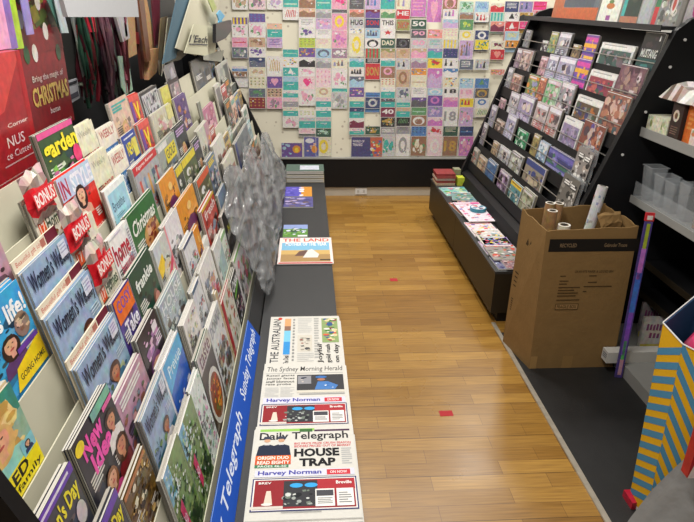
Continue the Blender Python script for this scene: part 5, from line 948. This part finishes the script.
def front(p):
    k = '4a3820'; p.t('GRAPHITE PAPER & LIDDED BIN', .33, .265, .76, .282, k)
    for i, (a, b, yv) in enumerate(((.18, .24, .30), (.5, .62, .30), (.18, .28, .335), (.18, .28, .355), (.5, .6, .345), (.18, .42, .38), (.46, .82, .375), (.18, .44, .40), (.18, .42, .42), (.46, .52, .41), (.18, .4, .44), (.18, .44, .47))): p.lines(a, yv, b, yv + .008, 1, k, .9)
    p.r(.18, .50, .44, .545, k); p.r(.187, .505, .433, .54, '9a7a50'); p.t('FRAGILE BOX', .2, .51, .42, .535, k, .02)
def tape1(p): p.r(.0, .9, .08, 1, '9d7d4e')
def tape2(p): p.r(.38, .9, .5, 1, '8f7044')
o0, o1, o2 = C3(fl, 0), C3(fr_, 0), C3(tfl, .665)
onto('matte', t, o0, o1, o2, front, .399, .68, name='printed_text'); onto('matte', t, o0, o1, o2, band, .399, .68, name='black_band'); onto('matte', t, o0, o1, o2, tape1, .399, .68, name='packing_tape'); onto('matte', t, o0, o1, o2, tape2, .399, .68, name='packing_tape')
def left(p):
    k = '3f301c'; p.t('1', .38, .16, .43, .3, k, .03); p.t('1', .5, .16, .55, .3, k, .03); p.poly([(.34, .19), (.47, .19), (.405, .14)], k); p.poly([(.46, .19), (.59, .19), (.525, .14)], k); p.r(.34, .32, .6, .335, k)
    p.lines(.62, .2, .9, .3, 4, '6a5030', .2); p.lines(.1, .42, .6, .55, 4, k, .3); p.lines(.1, .62, .5, .72, 6, k, .5)
o0, o1, o2 = C3(bl, 0), C3(fl, 0), C3(tbl, .70)
onto('matte', t, o0, o1, o2, left, .24, .69, name='side_printing', lift=.0015, quad=(C3(bl, 0), C3(fl, 0), C3(tfl, .682), C3(tbl, .70)))
def roll(name, desc, b, tp, r, col, ends='d8d4cc', stripes=None):
    b, tp = Vector(b), Vector(tp); root = empty(name, b); tag(root, desc, 'wrapping paper roll', 'wrapping rolls in the carton')
    d = (tp - b); MB().tube([(0, 0, 0), d], r, 16, col).obj('paper', 'gloss', root)
    ax_ = d.normalized(); a = ax_.orthogonal().normalized(); c = ax_.cross(a); mb = MB()
    for rr_, cc, e in ((r * 1.0, ends, .0003), (r * .72, '8a7450', .0006), (r * .6, '1c140c', .0009)): mb.add([d + ax_ * e + (a * math.cos(q * .3927) + c * math.sin(q * .3927)) * rr_ for q in range(16)], [tuple(range(16))], cc)
    mb.obj('core_end', 'matte', root)
    if stripes:
        mb = MB(); L_ = d.length; random.seed(5)
        for i in range(60):
            h_ = random.uniform(.03, .98) * L_; an = random.uniform(0, 6.28); s_ = random.uniform(.004, .009)
            q0 = [ax_ * (h_ + dy) + (a * math.cos(an + dx) + c * math.sin(an + dx)) * (r + .0008) for dx, dy in ((-.2, -s_), (.2, -s_), (.2, s_), (-.2, s_))]
            mb.add(q0, [(0, 1, 2, 3)], random.choice(stripes))
        mb.obj('pattern', 'gloss', root)
roll('wrapping_roll', 'kraft roll with a white rimmed end, farther of two at the back left', (1.045, 2.475, .01), (1.062, 2.47, .745), .021, 'a08058')
roll('wrapping_roll', 'kraft roll with a white rimmed end, nearer the centre of the back left pair', (1.09, 2.49, .01), (1.107, 2.482, .74), .021, 'a08058')
roll('wrapping_roll', 'brown roll with a white rimmed end by the near left corner', (1.04, 2.40, .01), (1.045, 2.395, .735), .022, '94734c')
roll('wrapping_roll', 'white roll with small dark squares near the front edge', (1.09, 2.345, .01), (1.082, 2.34, .69), .026, 'cfc8bc', stripes=['2c2824', '4a443c'])
tp_ = ony(603, 186, 2.42); roll('wrapping_roll', 'tall white roll with red and green figures leaning out of the carton', (1.12, 2.36, .02), (tp_.x, 2.42, tp_.z), .022, 'c9cacb', stripes=['b05a50', '5a8a6a', '8a94a8', 'a8a0a0'])
for i, (x, y, z) in enumerate(((1.215, 2.345, .63), (1.275, 2.375, .64), (1.33, 2.42, .645))):
    roll('wrapping_roll', 'crumpled short brown roll, %s' % ['nearest the tall white one', 'between its two neighbours', 'by the right wall of the carton'][i], (x, y, .01), (x + .005, y, z), .02, '8a6c44')

# ---------------------------------------------------------------- shelving on the right
t = empty('shelf_unit', (1.8, 2.2, 0)); tag(t, 'black shelving with grey metal shelves along the right wall', 'shelving')
def S(a, b, nm, mat): MB().box(tuple(p - q for p, q in zip(a, (1.8, 2.2, 0))), tuple(p - q for p, q in zip(b, (1.8, 2.2, 0)))).obj(nm, mat, t)
S((1.96, 1.72, 0), (2.0, 2.59, 1.9), 'back_board', 'black')
S((1.412, 1.72, 0), (1.96, 2.59, .06), 'base_shelf', 'shelf')
S((1.475, 1.72, .735), (1.96, 2.556, .75), 'shelf', 'shelf'); S((1.47, 1.72, .722), (1.475, 2.556, .754), 'price_rail', 'shelf')
S((1.475, 1.72, 1.035), (1.96, 2.585, 1.05), 'shelf', 'shelf'); S((1.47, 1.72, 1.018), (1.475, 2.585, 1.058), 'price_rail', 'shelf')
S((1.62, 1.72, .40), (1.96, 2.585, .412), 'shelf', 'black'); S((1.615, 1.72, .39), (1.62, 2.585, .42), 'price_rail', 'platform')
S((1.62, 1.72, .25), (1.96, 2.585, .262), 'shelf', 'black'); S((1.615, 1.72, .24), (1.62, 2.585, .27), 'price_rail', 'platform')
def sbox(name, desc, cat, x, y, z, dx, dy, dz, col, faces=None, mat='card', group=None, rz=0):
    root = empty(name, (x, y, z)); root.rotation_euler = (0, 0, rz); tag(root, desc, cat, group)
    MB().box((0, 0, 0), (dx, dy, dz), col).obj('body', mat, root)
    if faces:
        p = Pr(dy, dz, col); faces(p); mb = MB(); p.mesh(mb, .0003, W=lambda a, b, c: (-c, dy - a, b)); mb.obj('front_label', mat, root)
    return root
G1 = 'packs on the upper right shelf'
sbox('tissue_pack', 'cream floral pack lying at the far end of the upper right shelf', 'pack', 1.485, 2.413, 1.0505, .12, .16, .065, 'c9c8b0', lambda p: (p.e(.2, .5, .06, .25, '7a8a5a'), p.e(.75, .55, .06, .25, '7a8a5a'), p.sp(0, 0, 1, 1, ['b8bca0', 'd8d4c0', 'a8b090'], 20, .08)), group=G1)
sbox('gift_box', 'teal box behind the cream floral pack', 'box', 1.62, 2.43, 1.0505, .1, .13, .12, '4a8a94', group=G1)
sbox('tea_box', 'dark brown box with a cream round badge on the upper right shelf', 'box', 1.485, 2.33, 1.0505, .06, .075, .142, '3a2c28', lambda p: (p.e(.45, .35, .28, .17, 'c8bca8'), p.e(.45, .35, .14, .09, '6a4a3c'), p.lines(.15, .65, .8, .9, 4, '7a6458', .4)), group=G1)
sbox('spice_box', 'orange box beside the dark brown one', 'box', 1.50, 2.258, 1.0505, .06, .065, .146, 'c8682c', lambda p: p.lines(.2, .2, .8, .7, 4, 'd88a4a', .5), group=G1)
sbox('tissue_pack', 'low pink and cream floral pack in front of the orange box', 'pack', 1.48, 2.08, 1.0505, .12, .165, .065, 'd8c8bc', lambda p: p.sp(0, 0, 1, 1, ['c8805a', 'e8dcd0', 'b86a6a', 'a8a07a'], 24, .09), group=G1)
sbox('bag_pack', 'tall white box with an olive top and logo blob on the upper right shelf', 'box', 1.74, 2.32, 1.0505, .1, .22, .29, 'd4d0cc', lambda p: (p.poly([(0, 0), (1, 0), (1, .05), (.55, .17), (.25, .22), (0, .14)], '8a8a48'), p.e(.3, .1, .14, .045, 'd4d4b8', 9), p.lines(.08, .25, .4, .31, 3, '9a9a98', .4)), group=G1)
vs, fs = crumple(.28, .16, .075, 9, 6, 31); g = mesh_obj('wrapped_bundle', vs, fs, 'gloss', cols=[random.choice(['c8c0bc', 'b0a49c', '8a6a58', 'd8d4d0', '6a5a50']) for f in fs]); g.matrix_world = frame(Vector((0, -1, 0)), Vector((.3, 0, .95)), Vector((-.95, 0, .3)), (1.52, 2.36, 1.2))
g.matrix_world = Matrix.Translation((1.475, 2.50, 1.198)) @ Matrix.Rotation(-math.pi / 2, 4, 'Z') ; tag(g, 'crinkled white and brown wrapped bundle above the packs', 'wrapped bundle')
G2 = 'clear tubs on the middle right shelf'
for i, (y, h_) in enumerate(((2.505, .15), (2.405, .135), (2.32, .13), (2.22, .15))):
    root = empty('plastic_tub', (1.53, y, .7505)); tag(root, 'frosted clear plastic tub, %s of four in a row' % ['farthest', 'second farthest', 'second nearest', 'nearest'][i], 'plastic tub', G2)
    mb = MB(); b_, t_ = .026, .037; ring = lambda s_, z: [(-s_, -s_ * 1, z), (s_, -s_, z), (s_, s_, z), (-s_, s_, z)]
    v = ring(b_, 0) + ring(t_, h_) + ring(t_ - .002, h_) + ring(b_ - .002, .003)
    f = [(0, 3, 2, 1)] + [(k, (k + 1) % 4, 4 + (k + 1) % 4, 4 + k) for k in range(4)] + [(4 + k, 4 + (k + 1) % 4, 8 + (k + 1) % 4, 8 + k) for k in range(4)] + [(8 + k, 8 + (k + 1) % 4, 12 + (k + 1) % 4, 12 + k) for k in range(4)] + [(12, 13, 14, 15)]
    mb.add(v, f); mb.obj('cup', 'cloudy', root)
    mb = MB(); o_ = t_ + .004
    for a, b_ in (((-o_, -o_), (o_, -t_)), ((-o_, t_), (o_, o_)), ((-o_, -t_), (-t_, t_)), ((t_, -t_), (o_, t_))): mb.box((a[0], a[1], h_ - .002), (b_[0], b_[1], h_ + .001))
    mb.obj('rim', 'cloudy', root)
root = empty('divider', (1.478, 1.97, .7505)); tag(root, 'low clear plastic fence along the edge of the middle right shelf', 'shelf divider')
MB().box((0, 0, 0), (.002, .58, .07)).obj('panel', 'cloudy', root)
sbox('gift_tin', 'tan and white round tin at the near end of the middle right shelf', 'tin', 1.50, 2.04, .7505, .08, .09, .07, '8a6a4c', lambda p: p.e(.4, .6, .35, .3, 'b8b4a8'), group='items beside the clear tubs')
root = empty('blue_folder', (1.75, 2.0, .7505)); tag(root, 'dark blue folder standing behind the clear tubs', 'folder'); MB().box((0, 0, 0), (.02, .4, .22), '16264a').obj('cover', 'gloss', root)
# toy tube
root = empty('toy_wand', (1.388, 2.2, 0)); tag(root, 'long thin bagged toy wand with a red header leaning by the carton', 'toy')
tp_ = ony(651, 213, 2.25); bt = Vector((0.0, 0, .004)); tv = Vector((tp_.x - 1.388, .05, tp_.z))
dv = (tv - bt); dn = dv.normalized(); sx = Vector((.98, -.2, 0)).normalized() * .015
def seg(a, b, nm, col, s0=1, o=0, m='gloss'):
    A, Bq = bt + dv * a, bt + dv * b; MB().prism([A - sx * s0 + Vector((0, o, 0)), A + sx * s0 + Vector((0, o, 0)), Bq + sx * s0 + Vector((0, o, 0)), Bq - sx * s0 + Vector((0, o, 0))], (0, .008, 0), col).obj(nm, m, root)
seg(.0, .95, 'sleeve', '4a3c7c'); seg(.955, 1.0, 'header_card', 'c02a34', 1.15); seg(.962, .985, 'header_label', 'd8d0cc', .7, -.0015)
for a, b, c, s_ in ((.80, .94, '9aa832', .45), (.62, .80, 'b06ac0', .6), (.42, .66, '3f6ac0', .7), (.15, .42, '7a4ab0', .6), (.12, .24, '58b060', .4), (.02, .12, 'b88a9a', .5)): seg(a, b, 'printed_panel', c, s_, -.0015)
# base shelf goods
def squig(p, c1, c2): p.r(.1, .14, .9, .46, c1); p.t('Sours', .14, .17, .86, .43, c2, .03); p.r(.25, .52, .75, .7, c2); p.t('MIX', .3, .54, .7, .68, c1, .03)
fb = lambda p: ([p.poly([(.12 + .11 * i, .42 - .02 * (i % 2)), (.14 + .11 * i, .2 + .03 * (i % 3)), (.21 + .11 * i, .22), (.2 + .11 * i, .42)], '7a3a64') for i in range(7)], [p.poly([(.25 + .13 * i, .66), (.27 + .13 * i, .48 + .02 * i), (.35 + .13 * i, .5), (.34 + .13 * i, .66)], '7a3a64') for i in range(4)], p.r(0, .85, 1, 1, 'b8a84a'))
def pouch(desc, x, y, z, w_, h_, rz, tilt, draw, bg):
    root = empty('sweet_pouch', (x, y, z)); root.rotation_euler = (math.pi / 2 - tilt, 0, rz); tag(root, desc, 'sweet pouch', 'sweet pouches on the base shelf')
    p = Pr(w_, h_, bg); draw(p); mb = MB(); p.mesh(mb, .0152); mb.obj('front_face', 'gloss', root)
    MB().prism([(0, 0, -.012), (w_, 0, -.012), (w_, h_, .0), (0, h_, .0)], (0, 0, .015), bg).obj('bag', 'gloss', root)
pouch('white sweet pouch with purple lettering standing nearest on the base shelf', 1.55, 2.36, .062, .135, .16, -.05, .1, fb, 'b4b0a8')
pouch('grey sweet pouch with purple lettering tilted behind the white one', 1.60, 2.47, .0625, .12, .175, -.15, .12, fb, '8a8484')
sbox('ledger_box', 'long white printed box sticking out over the edge of the base shelf', 'box', 1.335, 2.232, .0605, .26, .05, .055, 'c4c2bc', lambda p: (p.r(.1, .2, .9, .8, 'aeb0ac'), p.lines(.15, .25, .85, .75, 3, '6a6a70', .5)), mat='matte')

# ---------------------------------------------------------------- striped bin of soft toys
root = empty('striped_bin', (1.25, 1.42, 0)); tag(root, 'blue and yellow striped cardboard bin at the lower right', 'bin')
PB = [(1.27, 1.69), (1.053, 1.51), (1.042, 1.39), (1.11, 1.24), (1.3, 1.14), (1.5, 1.22), (1.53, 1.5)]
hb = .66; n = len(PB)
def bw(i): a, b = PB[i], PB[(i + 1) % n]; return Vector((a[0] - 1.25, a[1] - 1.42, .02)), Vector((b[0] - 1.25, b[1] - 1.42, .02))
for i in range(n):
    a, b = bw(i); d = (b - a); L_ = d.length; SH = Vector((-.032, .008, hb)); out = Vector((d.y, -d.x, 0)).normalized()
    if out.dot((a + b) / 2) < 0: out = -out
    a += Vector((.032, -.008, 0)); b += Vector((.032, -.008, 0)); MB().prism([a, b, b + SH, a + SH], -out * .004).obj('wall', newmat('navy_card', (.02, .07, .16), .6) if i == 0 else bpy.data.materials['navy_card'], root)
    mb = MB(); E3 = out * .0006; Zv = SH / hb
    r_ = d.normalized(); flip = r_.cross(Zv).dot(out) < 0
    def q4(P, c):
        P = [a + r_ * x + Zv * z + E3 for x, z in P]
        if flip: P = P[::-1]
        mb.add(P, [tuple(range(len(P)))], c)
    q4([(0, 0), (L_, 0), (L_, hb), (0, hb)], 'd9a81c')
    E3 = out * .0012
    st = .042
    if i == 1:
        st = .05; rise = .075; cl = lambda z: min(hb, max(0, z))
        for k in range(-3, 15):
            z0 = k * st; P = [(0, cl(z0)), (L_, cl(z0 + rise)), (L_, cl(z0 + rise + st * .5)), (0, cl(z0 + st * .5))]
            if P[3][1] > P[0][1] and P[2][1] > P[1][1]: q4(P, '4a86ab')
    else:
        sl = 1.3; span = L_ * sl; k = -int(span / .07) - 1
        while k * .07 < hb:
            z0 = k * .07; poly = [(0, z0 + span), (L_, z0), (L_, z0 + .035), (0, z0 + span + .035)]
            # clip to 0..hb
            def clip(P, lo, keep_hi):
                out_ = []
                for (x1, z1), (x2, z2) in zip(P, P[1:] + P[:1]):
                    in1 = z1 >= lo if keep_hi else z1 <= lo; in2 = z2 >= lo if keep_hi else z2 <= lo
                    if in1: out_.append((x1, z1))
                    if in1 != in2: t_ = (lo - z1) / (z2 - z1); out_.append((x1 + (x2 - x1) * t_, lo))
                return out_
            P = clip(poly, 0, True); P = clip(P, hb, False) if P else P
            if len(P) > 2: q4(P, '4a86ab')
            k += 1
    mb.obj('striped_print', 'matte', root)
    MB().prism([a + SH, b + SH, b + SH + out * .003, a + SH + out * .003], (0, 0, .003)).obj('rim', 'white', root)
MB().prism([(x - 1.218, y - 1.428, .004) for x, y in PB[::-1]], (0, 0, .012)).obj('base', 'white', root)
def lump(name, desc, cat, c, s, cols, seed, mat='gloss', rough=.3, nseg=16, flat_=1):
    random.seed(seed); vs = []; fs = []; nr = nseg // 2
    for j in range(nr + 1):
        for i in range(nseg):
            th, ph = math.pi * j / nr, 2 * math.pi * i / nseg; k_ = 1 + rough * (random.random() - .5) * math.sin(th)
            vs.append((s[0] * k_ * math.sin(th) * math.cos(ph), s[1] * k_ * math.sin(th) * math.sin(ph), s[2] * k_ * math.cos(th)))
    for j in range(nr):
        for i in range(nseg): fs.append((j * nseg + i, (j + 1) * nseg + i, (j + 1) * nseg + (i + 1) % nseg, j * nseg + (i + 1) % nseg))
    o = mesh_obj(name, vs, fs, mat, cols=[random.choice(cols) for f in fs] if cols else None); o.location = c
    if desc: tag(o, desc, cat)
    for p_ in o.data.polygons: p_.use_smooth = True
    return o
lump('plush_toy', 'hot pink plush toy bundle in the striped bin', 'toy', (1.22, 1.40, .62), (.12, .12, .12), ['d83a6a', 'e04a78', 'c83060', 'e8688a'], 2)
lump('plush_toy', 'dark blue and pink plush toy lower in the striped bin', 'toy', (1.36, 1.44, .40), (.09, .1, .12), ['8a2a4a', '2a3a6a', 'b03a5a'], 4)
lump('toy_wrapper', 'clear crinkled wrapper around the pink plush toy', 'wrapper', (1.20, 1.40, .665), (.06, .06, .07), None, 6, 'clear', .45)
# ---------------------------------------------------------------- low right foreground
g = mesh_obj('carrier_bag', [(0, 0, 0), (1, 0, 0), (0, 1, 0)], [(0, 1, 2)], 'greybag'); tag(g, 'grey crumpled plastic carrier bag in front of the striped bin', 'carrier bag')
g.data.clear_geometry()
def bagmesh():
    random.seed(17); prof = [((612, 545), .01), ((630, 518), .11), ((652, 490), .21), ((668, 474), .28), ((684, 459), .34), ((704, 474), .36), ((735, 505), .36)]
    top = [onz(u, v, z) for (u, v), z in prof]; vs = []; fs = []; m = 14
    for p in top:
        for j in range(m + 1):
            q = j / m; z = max(.0, p.z * (1 - q ** 1.6)) + .012 * random.random() * (0 < q < 1)
            vs.append((p.x + .03 * q + .02 * (random.random() - .5) * (q > 0), p.y - .26 * q, max(0, z)))
    # resample between rows
    nr = len(top)
    for i in range(nr - 1):
        for j in range(m): a = i * (m + 1) + j; fs.append((a, a + 1, a + m + 2, a + m + 1))
    nb = len(vs); vs += [(x, y, max(0, z - .02)) if z > .02 else (x, y, 0) for x, y, z in vs]
    return vs, fs
vs, fs = bagmesh(); g.data.from_pydata(vs, [], fs); g.data.update(); g.data.materials.clear(); g.data.materials.append(M['greybag'])
for p_ in g.data.polygons: p_.use_smooth = True
t = empty('gift_pack', (0, 0, 0)); a = onz(687, 478, .37); t.location = a; tag(t, 'red christmas pack with white zigzag edge at the right edge above the carrier bag', 'gift pack')
GH = ony(684, 412, a.y).z - a.z; p = Pr(.12, GH, 'b02028'); p.poly([(0, .02), (1, .0), (1, .2), (0, .3)], 'd8b0a8'); p.e(.5, .5, .25, .12, 'd8a880'); p.e(.5, .5, .14, .07, 'b85a3a')
for k in range(5): p.poly([(k * .2, 1), (k * .2 + .1, .72), (k * .2 + .2, 1)], 'e0d4d0')
mb = MB(); p.mesh(mb, .001, W=lambda x, y, z: (x, -z, y)); mb.obj('front_face', 'gloss', t); MB().box((0, 0, 0), (.12, .03, GH), 'a82028').obj('body', 'gloss', t)
a = onz(632, 503, .0); o = MB().box((-.02, -.03, .002), (.04, .03, .03), 'b01830').obj('red_packet', 'gloss'); o.location = (a.x, a.y, .001); tag(o, 'small crimson packet on the floor at the foot of the striped bin', 'packet')

# ---------------------------------------------------------------- hanging goods above the left rack
def vq(name, desc, cat, px, X, d, draw, bg, mat='gloss', zlift=None, group=None, parts=('printed_side', 'body'), up_to=None):
    "upright sheet or carton facing the aisle; px = four picture corners TL TR BR BL on the plane x = X"
    P = [onx(u, v, X) for u, v in px]; y0 = min(P[0].y, P[3].y); y1 = max(P[1].y, P[2].y); z0 = min(P[2].z, P[3].z); z0 = max(z0, 1.042); z1 = up_to or max(P[0].z, P[1].z)
    W_, H_ = y1 - y0, z1 - z0; root = empty(name, (X, y0, z0)); tag(root, desc, cat, group)
    p = Pr(W_, H_, bg); draw(p); mb = MB(); p.mesh(mb, .0004, W=lambda x, y, z: (z, x, y)); mb.obj(parts[0], mat, root); MB().box((-d, 0, 0), (0, W_, H_), bg).obj(parts[1], mat, root); return root
def crack(p):
    p.sp(0, 0, 1, .42, ['2f3a20', '4a5a2a', '3a2a1c', '5a2028', '7a7030'], 50, .1); p.poly([(0, .36), (1, .36), (1, .5), (0, .5)], '7e1f26')
    for x, y, c in ((.3, .5, 'd8d4cc'), (.62, .38, 'd8d4cc'), (.55, .2, 'c8c4b8'), (.12, .5, '2f5a3a'), (.85, .52, '3a5a40'), (.12, .3, '9a9aa8')): p.e(x, y, .06, .055, c)
    p.t('Bring the magic of', .14, .63, .88, .68, 'dcc8c4', .01); p.t('CHRISTMAS', .08, .70, .95, .82, 'd9b65c', .03); p.t('home', .42, .85, .66, .89, 'dcc8c4', .01); p.t('Crackers are ready', .3, .955, .92, .99, 'c8a8a4', .0)
vq('christmas_carton', 'tall red carton lettered about Christmas magic with hanging baubles', 'carton', [(17, 0), (55, 0), (70, 122), (36, 138)], -.72, .05, crack, '84242a', up_to=1.62)
def rb(p):
    p.poly([(0, 0), (1, 0), (.6, .3), (0, .4)], 'c8403e'); p.t('Corner', .6, .37, .92, .395, 'e0c8c4', .02); p.t('NUS', .55, .44, .82, .5, 'dccac8', .01); p.t('ce Cutter', .5, .52, .9, .56, 'dccac8', .005); p.lines(.45, .585, .92, .605, 1, 'c8a4a0', .4); p.lines(.05, .66, .88, .70, 2, 'c89a96', .3)
    p.r(.93, 0, 1, 1, 'b01c24')
vq('red_box', 'large red box with white lettering at the upper left edge', 'box', [(-30, 60), (19, 50), (38, 226), (-15, 240)], -.662, .05, rb, 'a2262c')
for i, (u, c, nm) in enumerate(((-6, 'd89ac0', 'pink'), (1, '8a6ab0', 'violet'), (7, 'a8c83a', 'lime green'))):
    vq('gift_wrap_sheet', nm + ' sheet of gift wrap hanging at the upper left corner', 'gift wrap', [(u, 0), (u + 8, 0), (u + 8, 49), (u, 51)], -.69 - .004 * i, .002, lambda p: None, c, group='gift wrap sheets at the upper left', parts=('printed_side', 'sheet'), up_to=1.62)
vq('ribbon_strip', 'thin lilac ribbon hanging over the red Christmas carton', 'ribbon', [(24, 0), (28, 0), (30, 34), (27, 35)], -.70, .002, lambda p: None, '9a8ac8', parts=('face', 'strip'), up_to=1.62)
def slant(name, desc, cat, pts, X, d, col, mat='gloss', group=None, extra=None):
    P = [onx(u, v, X) for u, v in pts]; c = P[0].copy(); root = empty(name, c); tag(root, desc, cat, group)
    MB().prism([p - c for p in P], (-d, 0, 0), col).obj('sheet', mat, root)
    if extra:
        mb = MB()
        for pts2, c2 in extra: mb.prism([onx(u, v, X + .002) - c for u, v in pts2], (-.001, 0, 0), c2)
        mb.obj('border', mat, root)
    return root
slant('wire_frame', 'green edged clear sheet sloping above the Christmas carton', 'sheet', [(44, -8), (52, -8), (66, 33), (61, 33)], -.70, .003, '5a8a7c')
slant('pale_sheet', 'pale blue grey card strip sloping beside the green edged sheet', 'sheet', [(53, -8), (59, -8), (69, 33), (62, 33)], -.69, .003, 'b4c4c8')
slant('sign_board', 'pale grey blank board hanging at the top of the rack', 'sign', [(60, -12), (136, -12), (139, 17), (68, 17)], -.60, .012, 'b9bbbe', 'matte')
slant('dark_panel', 'charcoal display board behind the ribbons', 'board', [(60, 8), (84, 8), (84, 78), (62, 78)], -.76, .01, '2c2c2a', 'matte')
slant('notice_card', 'small black and white printed card under the charcoal board', 'card', [(66, 82), (77, 78), (80, 98), (70, 104)], -.74, .004, 'a8aab0', 'matte', None, [([(66, 84), (77, 80), (77, 83), (66, 87)], '2a2a30'), ([(70, 95), (78, 91), (79, 96), (71, 100)], '4a4a54')])
# ribbon hanks: dark red, green and silver strands
G3 = 'ribbon hanks hanging above the near tiers'
random.seed(33)
hk = [(82, 104, 'dark red and silver'), (87, 108, 'green and wine'), (92, 102, 'red banded green'), (97, 98, 'silver and wine'), (103, 106, 'black and wine'), (108, 110, 'mottled plum'), (113, 104, 'dark green'), (118, 100, 'plum and grey'), (123, 96, 'wine and pink')]
hc = {'dark': ['3a1018', '6a6e68'], 'green': ['1c3428', '3a121c'], 'red': ['5a141e', '1f3c30'], 'silver': ['6a6c68', '3a121c'], 'black': ['141214', '3a121c'], 'mottled': ['38202a', '6a4a54'], 'plum': ['30141f', '6a6a68'], 'wine': ['4a121e', 'a05a6a']}
for i, (u, vb, nm) in enumerate(hk):
    X = -.74 + .018 * (i % 3); a = onx(u, 12, X); b = onx(u + 4, vb, X); root = empty('ribbon_hank', (X, a.y, b.z))
    tag(root, nm + ' ribbon hank hanging ' + ['nearest the charcoal board', 'second along from the charcoal board', 'with a red band, third along', 'fourth along under the blank board', 'in the middle of the hanks', 'just past the middle of the hanks', 'third from the far end of the hanks', 'second from the far end of the hanks', 'at the far end beside the mint tag'][i], 'ribbon', G3)
    cs = hc[nm.split()[0]]; z1 = 1.60 - b.z
    for s_ in range(10):
        ph = random.random() * 6; pts = []
        for q in range(10):
            f_ = q / 9; zz = z1 * (1 - f_) + .012 * s_; sp_ = .012 + .012 * math.sin(f_ * 3.1)
            pts.append((sp_ * math.cos(ph + f_ * 5) * .6, (b.y - a.y) * f_ + sp_ * math.sin(ph + f_ * 5), zz))
        MB().tube(pts, [.005 + .003 * math.sin(q * 1.7 + s_) for q in range(10)], 5, cs[s_ % 2]).obj('strand', 'gloss', root)
    zb_ = z1 * random.uniform(.42, .6); MB().box((-.012, (b.y - a.y) * .45 - .015, zb_), (.014, (b.y - a.y) * .45 + .015, zb_ + .05), ['b02838', '7a2430', 'c03040'][i % 3]).obj('paper_band', 'card', root)
G4 = 'tags and kraft bags hanging above the rack'
slant('mint_tag', 'pale mint patterned tag hanging past the ribbons', 'tag', [(118, 56), (128, 56), (133, 90), (126, 95), (122, 88)], -.70, .004, '9ab8a4', 'card', G4)
slant('silver_bag', 'crinkled silver bag hanging above the mint tag', 'gift bag', [(116, 16), (127, 16), (130, 38), (123, 42)], -.69, .01, 'a8aaac', 'gloss', G4)
slant('kraft_bag', 'kraft gift bag hanging past the ribbons, nearest of three', 'gift bag', [(126, 4), (134, 4), (137, 54), (129, 58)], -.70, .02, 'a8845c', 'card', G4)
slant('kraft_bag', 'kraft gift bag hanging in the middle of three', 'gift bag', [(137, -6), (146, -6), (156, 48), (148, 52), (141, 20)], -.72, .02, 'b08a60', 'card', G4)
slant('kraft_bag', 'kraft gift bag hanging lowest of three', 'gift bag', [(149, 50), (159, 48), (157, 72), (149, 80)], -.69, .02, 'a88058', 'card', G4)
slant('ribbon_strip', 'dark red ribbon bundle hanging between the kraft bags', 'ribbon', [(134, -4), (138, -4), (148, 78), (143, 79)], -.71, .012, '4a2420', 'gloss', G4, [([(135.5, 32), (139, 32), (140, 44), (137, 44)], 'b03038')])
slant('ribbon_strip', 'brown ribbon bundle hanging past the kraft bags', 'ribbon', [(139, 0), (144, 0), (151, 60), (147, 62)], -.68, .01, '6a4430', 'gloss', G4)
slant('tissue_sheet', 'maroon tissue sheet hanging beside the slanting boards', 'gift wrap', [(151, -8), (160, -8), (160, 44), (155, 46)], -.71, .004, '5a1a2c', 'gloss', G4)
slant('tissue_sheet', 'olive and tan patterned sheet hanging beside the maroon one', 'gift wrap', [(161, 18), (168, 16), (164, 50), (160, 75), (158, 60)], -.69, .004, '7a6a50', 'gloss', G4)
slant('tissue_sheet', 'cream tissue sheet edge hanging beside the olive one', 'gift wrap', [(168, 18), (173, 17), (166, 60), (162, 76)], -.68, .004, 'c8c4b0', 'gloss', G4)
slant('slate_board', 'slate blue board slanting across the rack top', 'board', [(180, -14), (194, -14), (176, 58), (163, 64)], -.63, .006, '4f6876', 'matte')
slant('cream_board', 'cream board slanting behind the price sign', 'board', [(195, -14), (222, -14), (212, 40), (196, 56), (176, 48)], -.61, .006, 'b8b4a0', 'matte')
slant('folded_board', 'grey folded board lying across the topmost far tiers', 'board', [(163, 64), (176, 52), (196, 46), (180, 60)], -.64, .004, '9a9a90', 'matte')
root = slant('price_sign', 'cream hand lettered price sign ending in Each', 'sign', [(194, 24), (217.5, 27), (215, 57), (184.5, 53)], -.58, .004, 'b9b79f', 'matte')
a, b, c = onx(189, 42, -.577), onx(207.5, 43, -.577), onx(189, 34, -.577)
tr_, fs_ = text_tris("1'Each", .012, .3); mb = MB(); ex, ez = (b - a), (c - a); ez.y *= 1
mb.add([(a + ex * x + ez * y) - root.location for x, y in tr_], fs_, '3a3a40'); d0 = a - root.location
mb.prism([d0 + Vector((0, 0, -.012)), d0 + ex + Vector((0, 0, -.012)), d0 + ex + Vector((0, 0, -.007)), d0 + Vector((0, 0, -.007))], (.0005, 0, 0), '4a4a55'); mb.obj('lettering', 'matte', root)
slant('blue_bow', 'light blue ribbon bow hanging past the price sign', 'ribbon', [(217, 14), (220, 10), (225, 16), (222, 20), (221, 34), (218, 34), (219, 20)], -.56, .006, '5aa8cc', 'gloss')
slant('black_scoop', 'black plastic scoop hanging at the far end of the rack top', 'scoop', [(216, 24), (231, 20), (232, 30), (226, 38), (216, 43)], -.53, .02, '141418', 'gloss')
slant('pale_card', 'pale grey card behind the scoop at the far end of the rack top', 'card', [(204, 56), (224, 50), (222, 62), (204, 60)], -.575, .004, '97978c', 'matte')
slant('green_strip', 'yellow green gift strip above the price sign', 'ribbon', [(205, -8), (210, -8), (217, 8), (213, 12)], -.57, .004, '9aa85a', 'gloss')
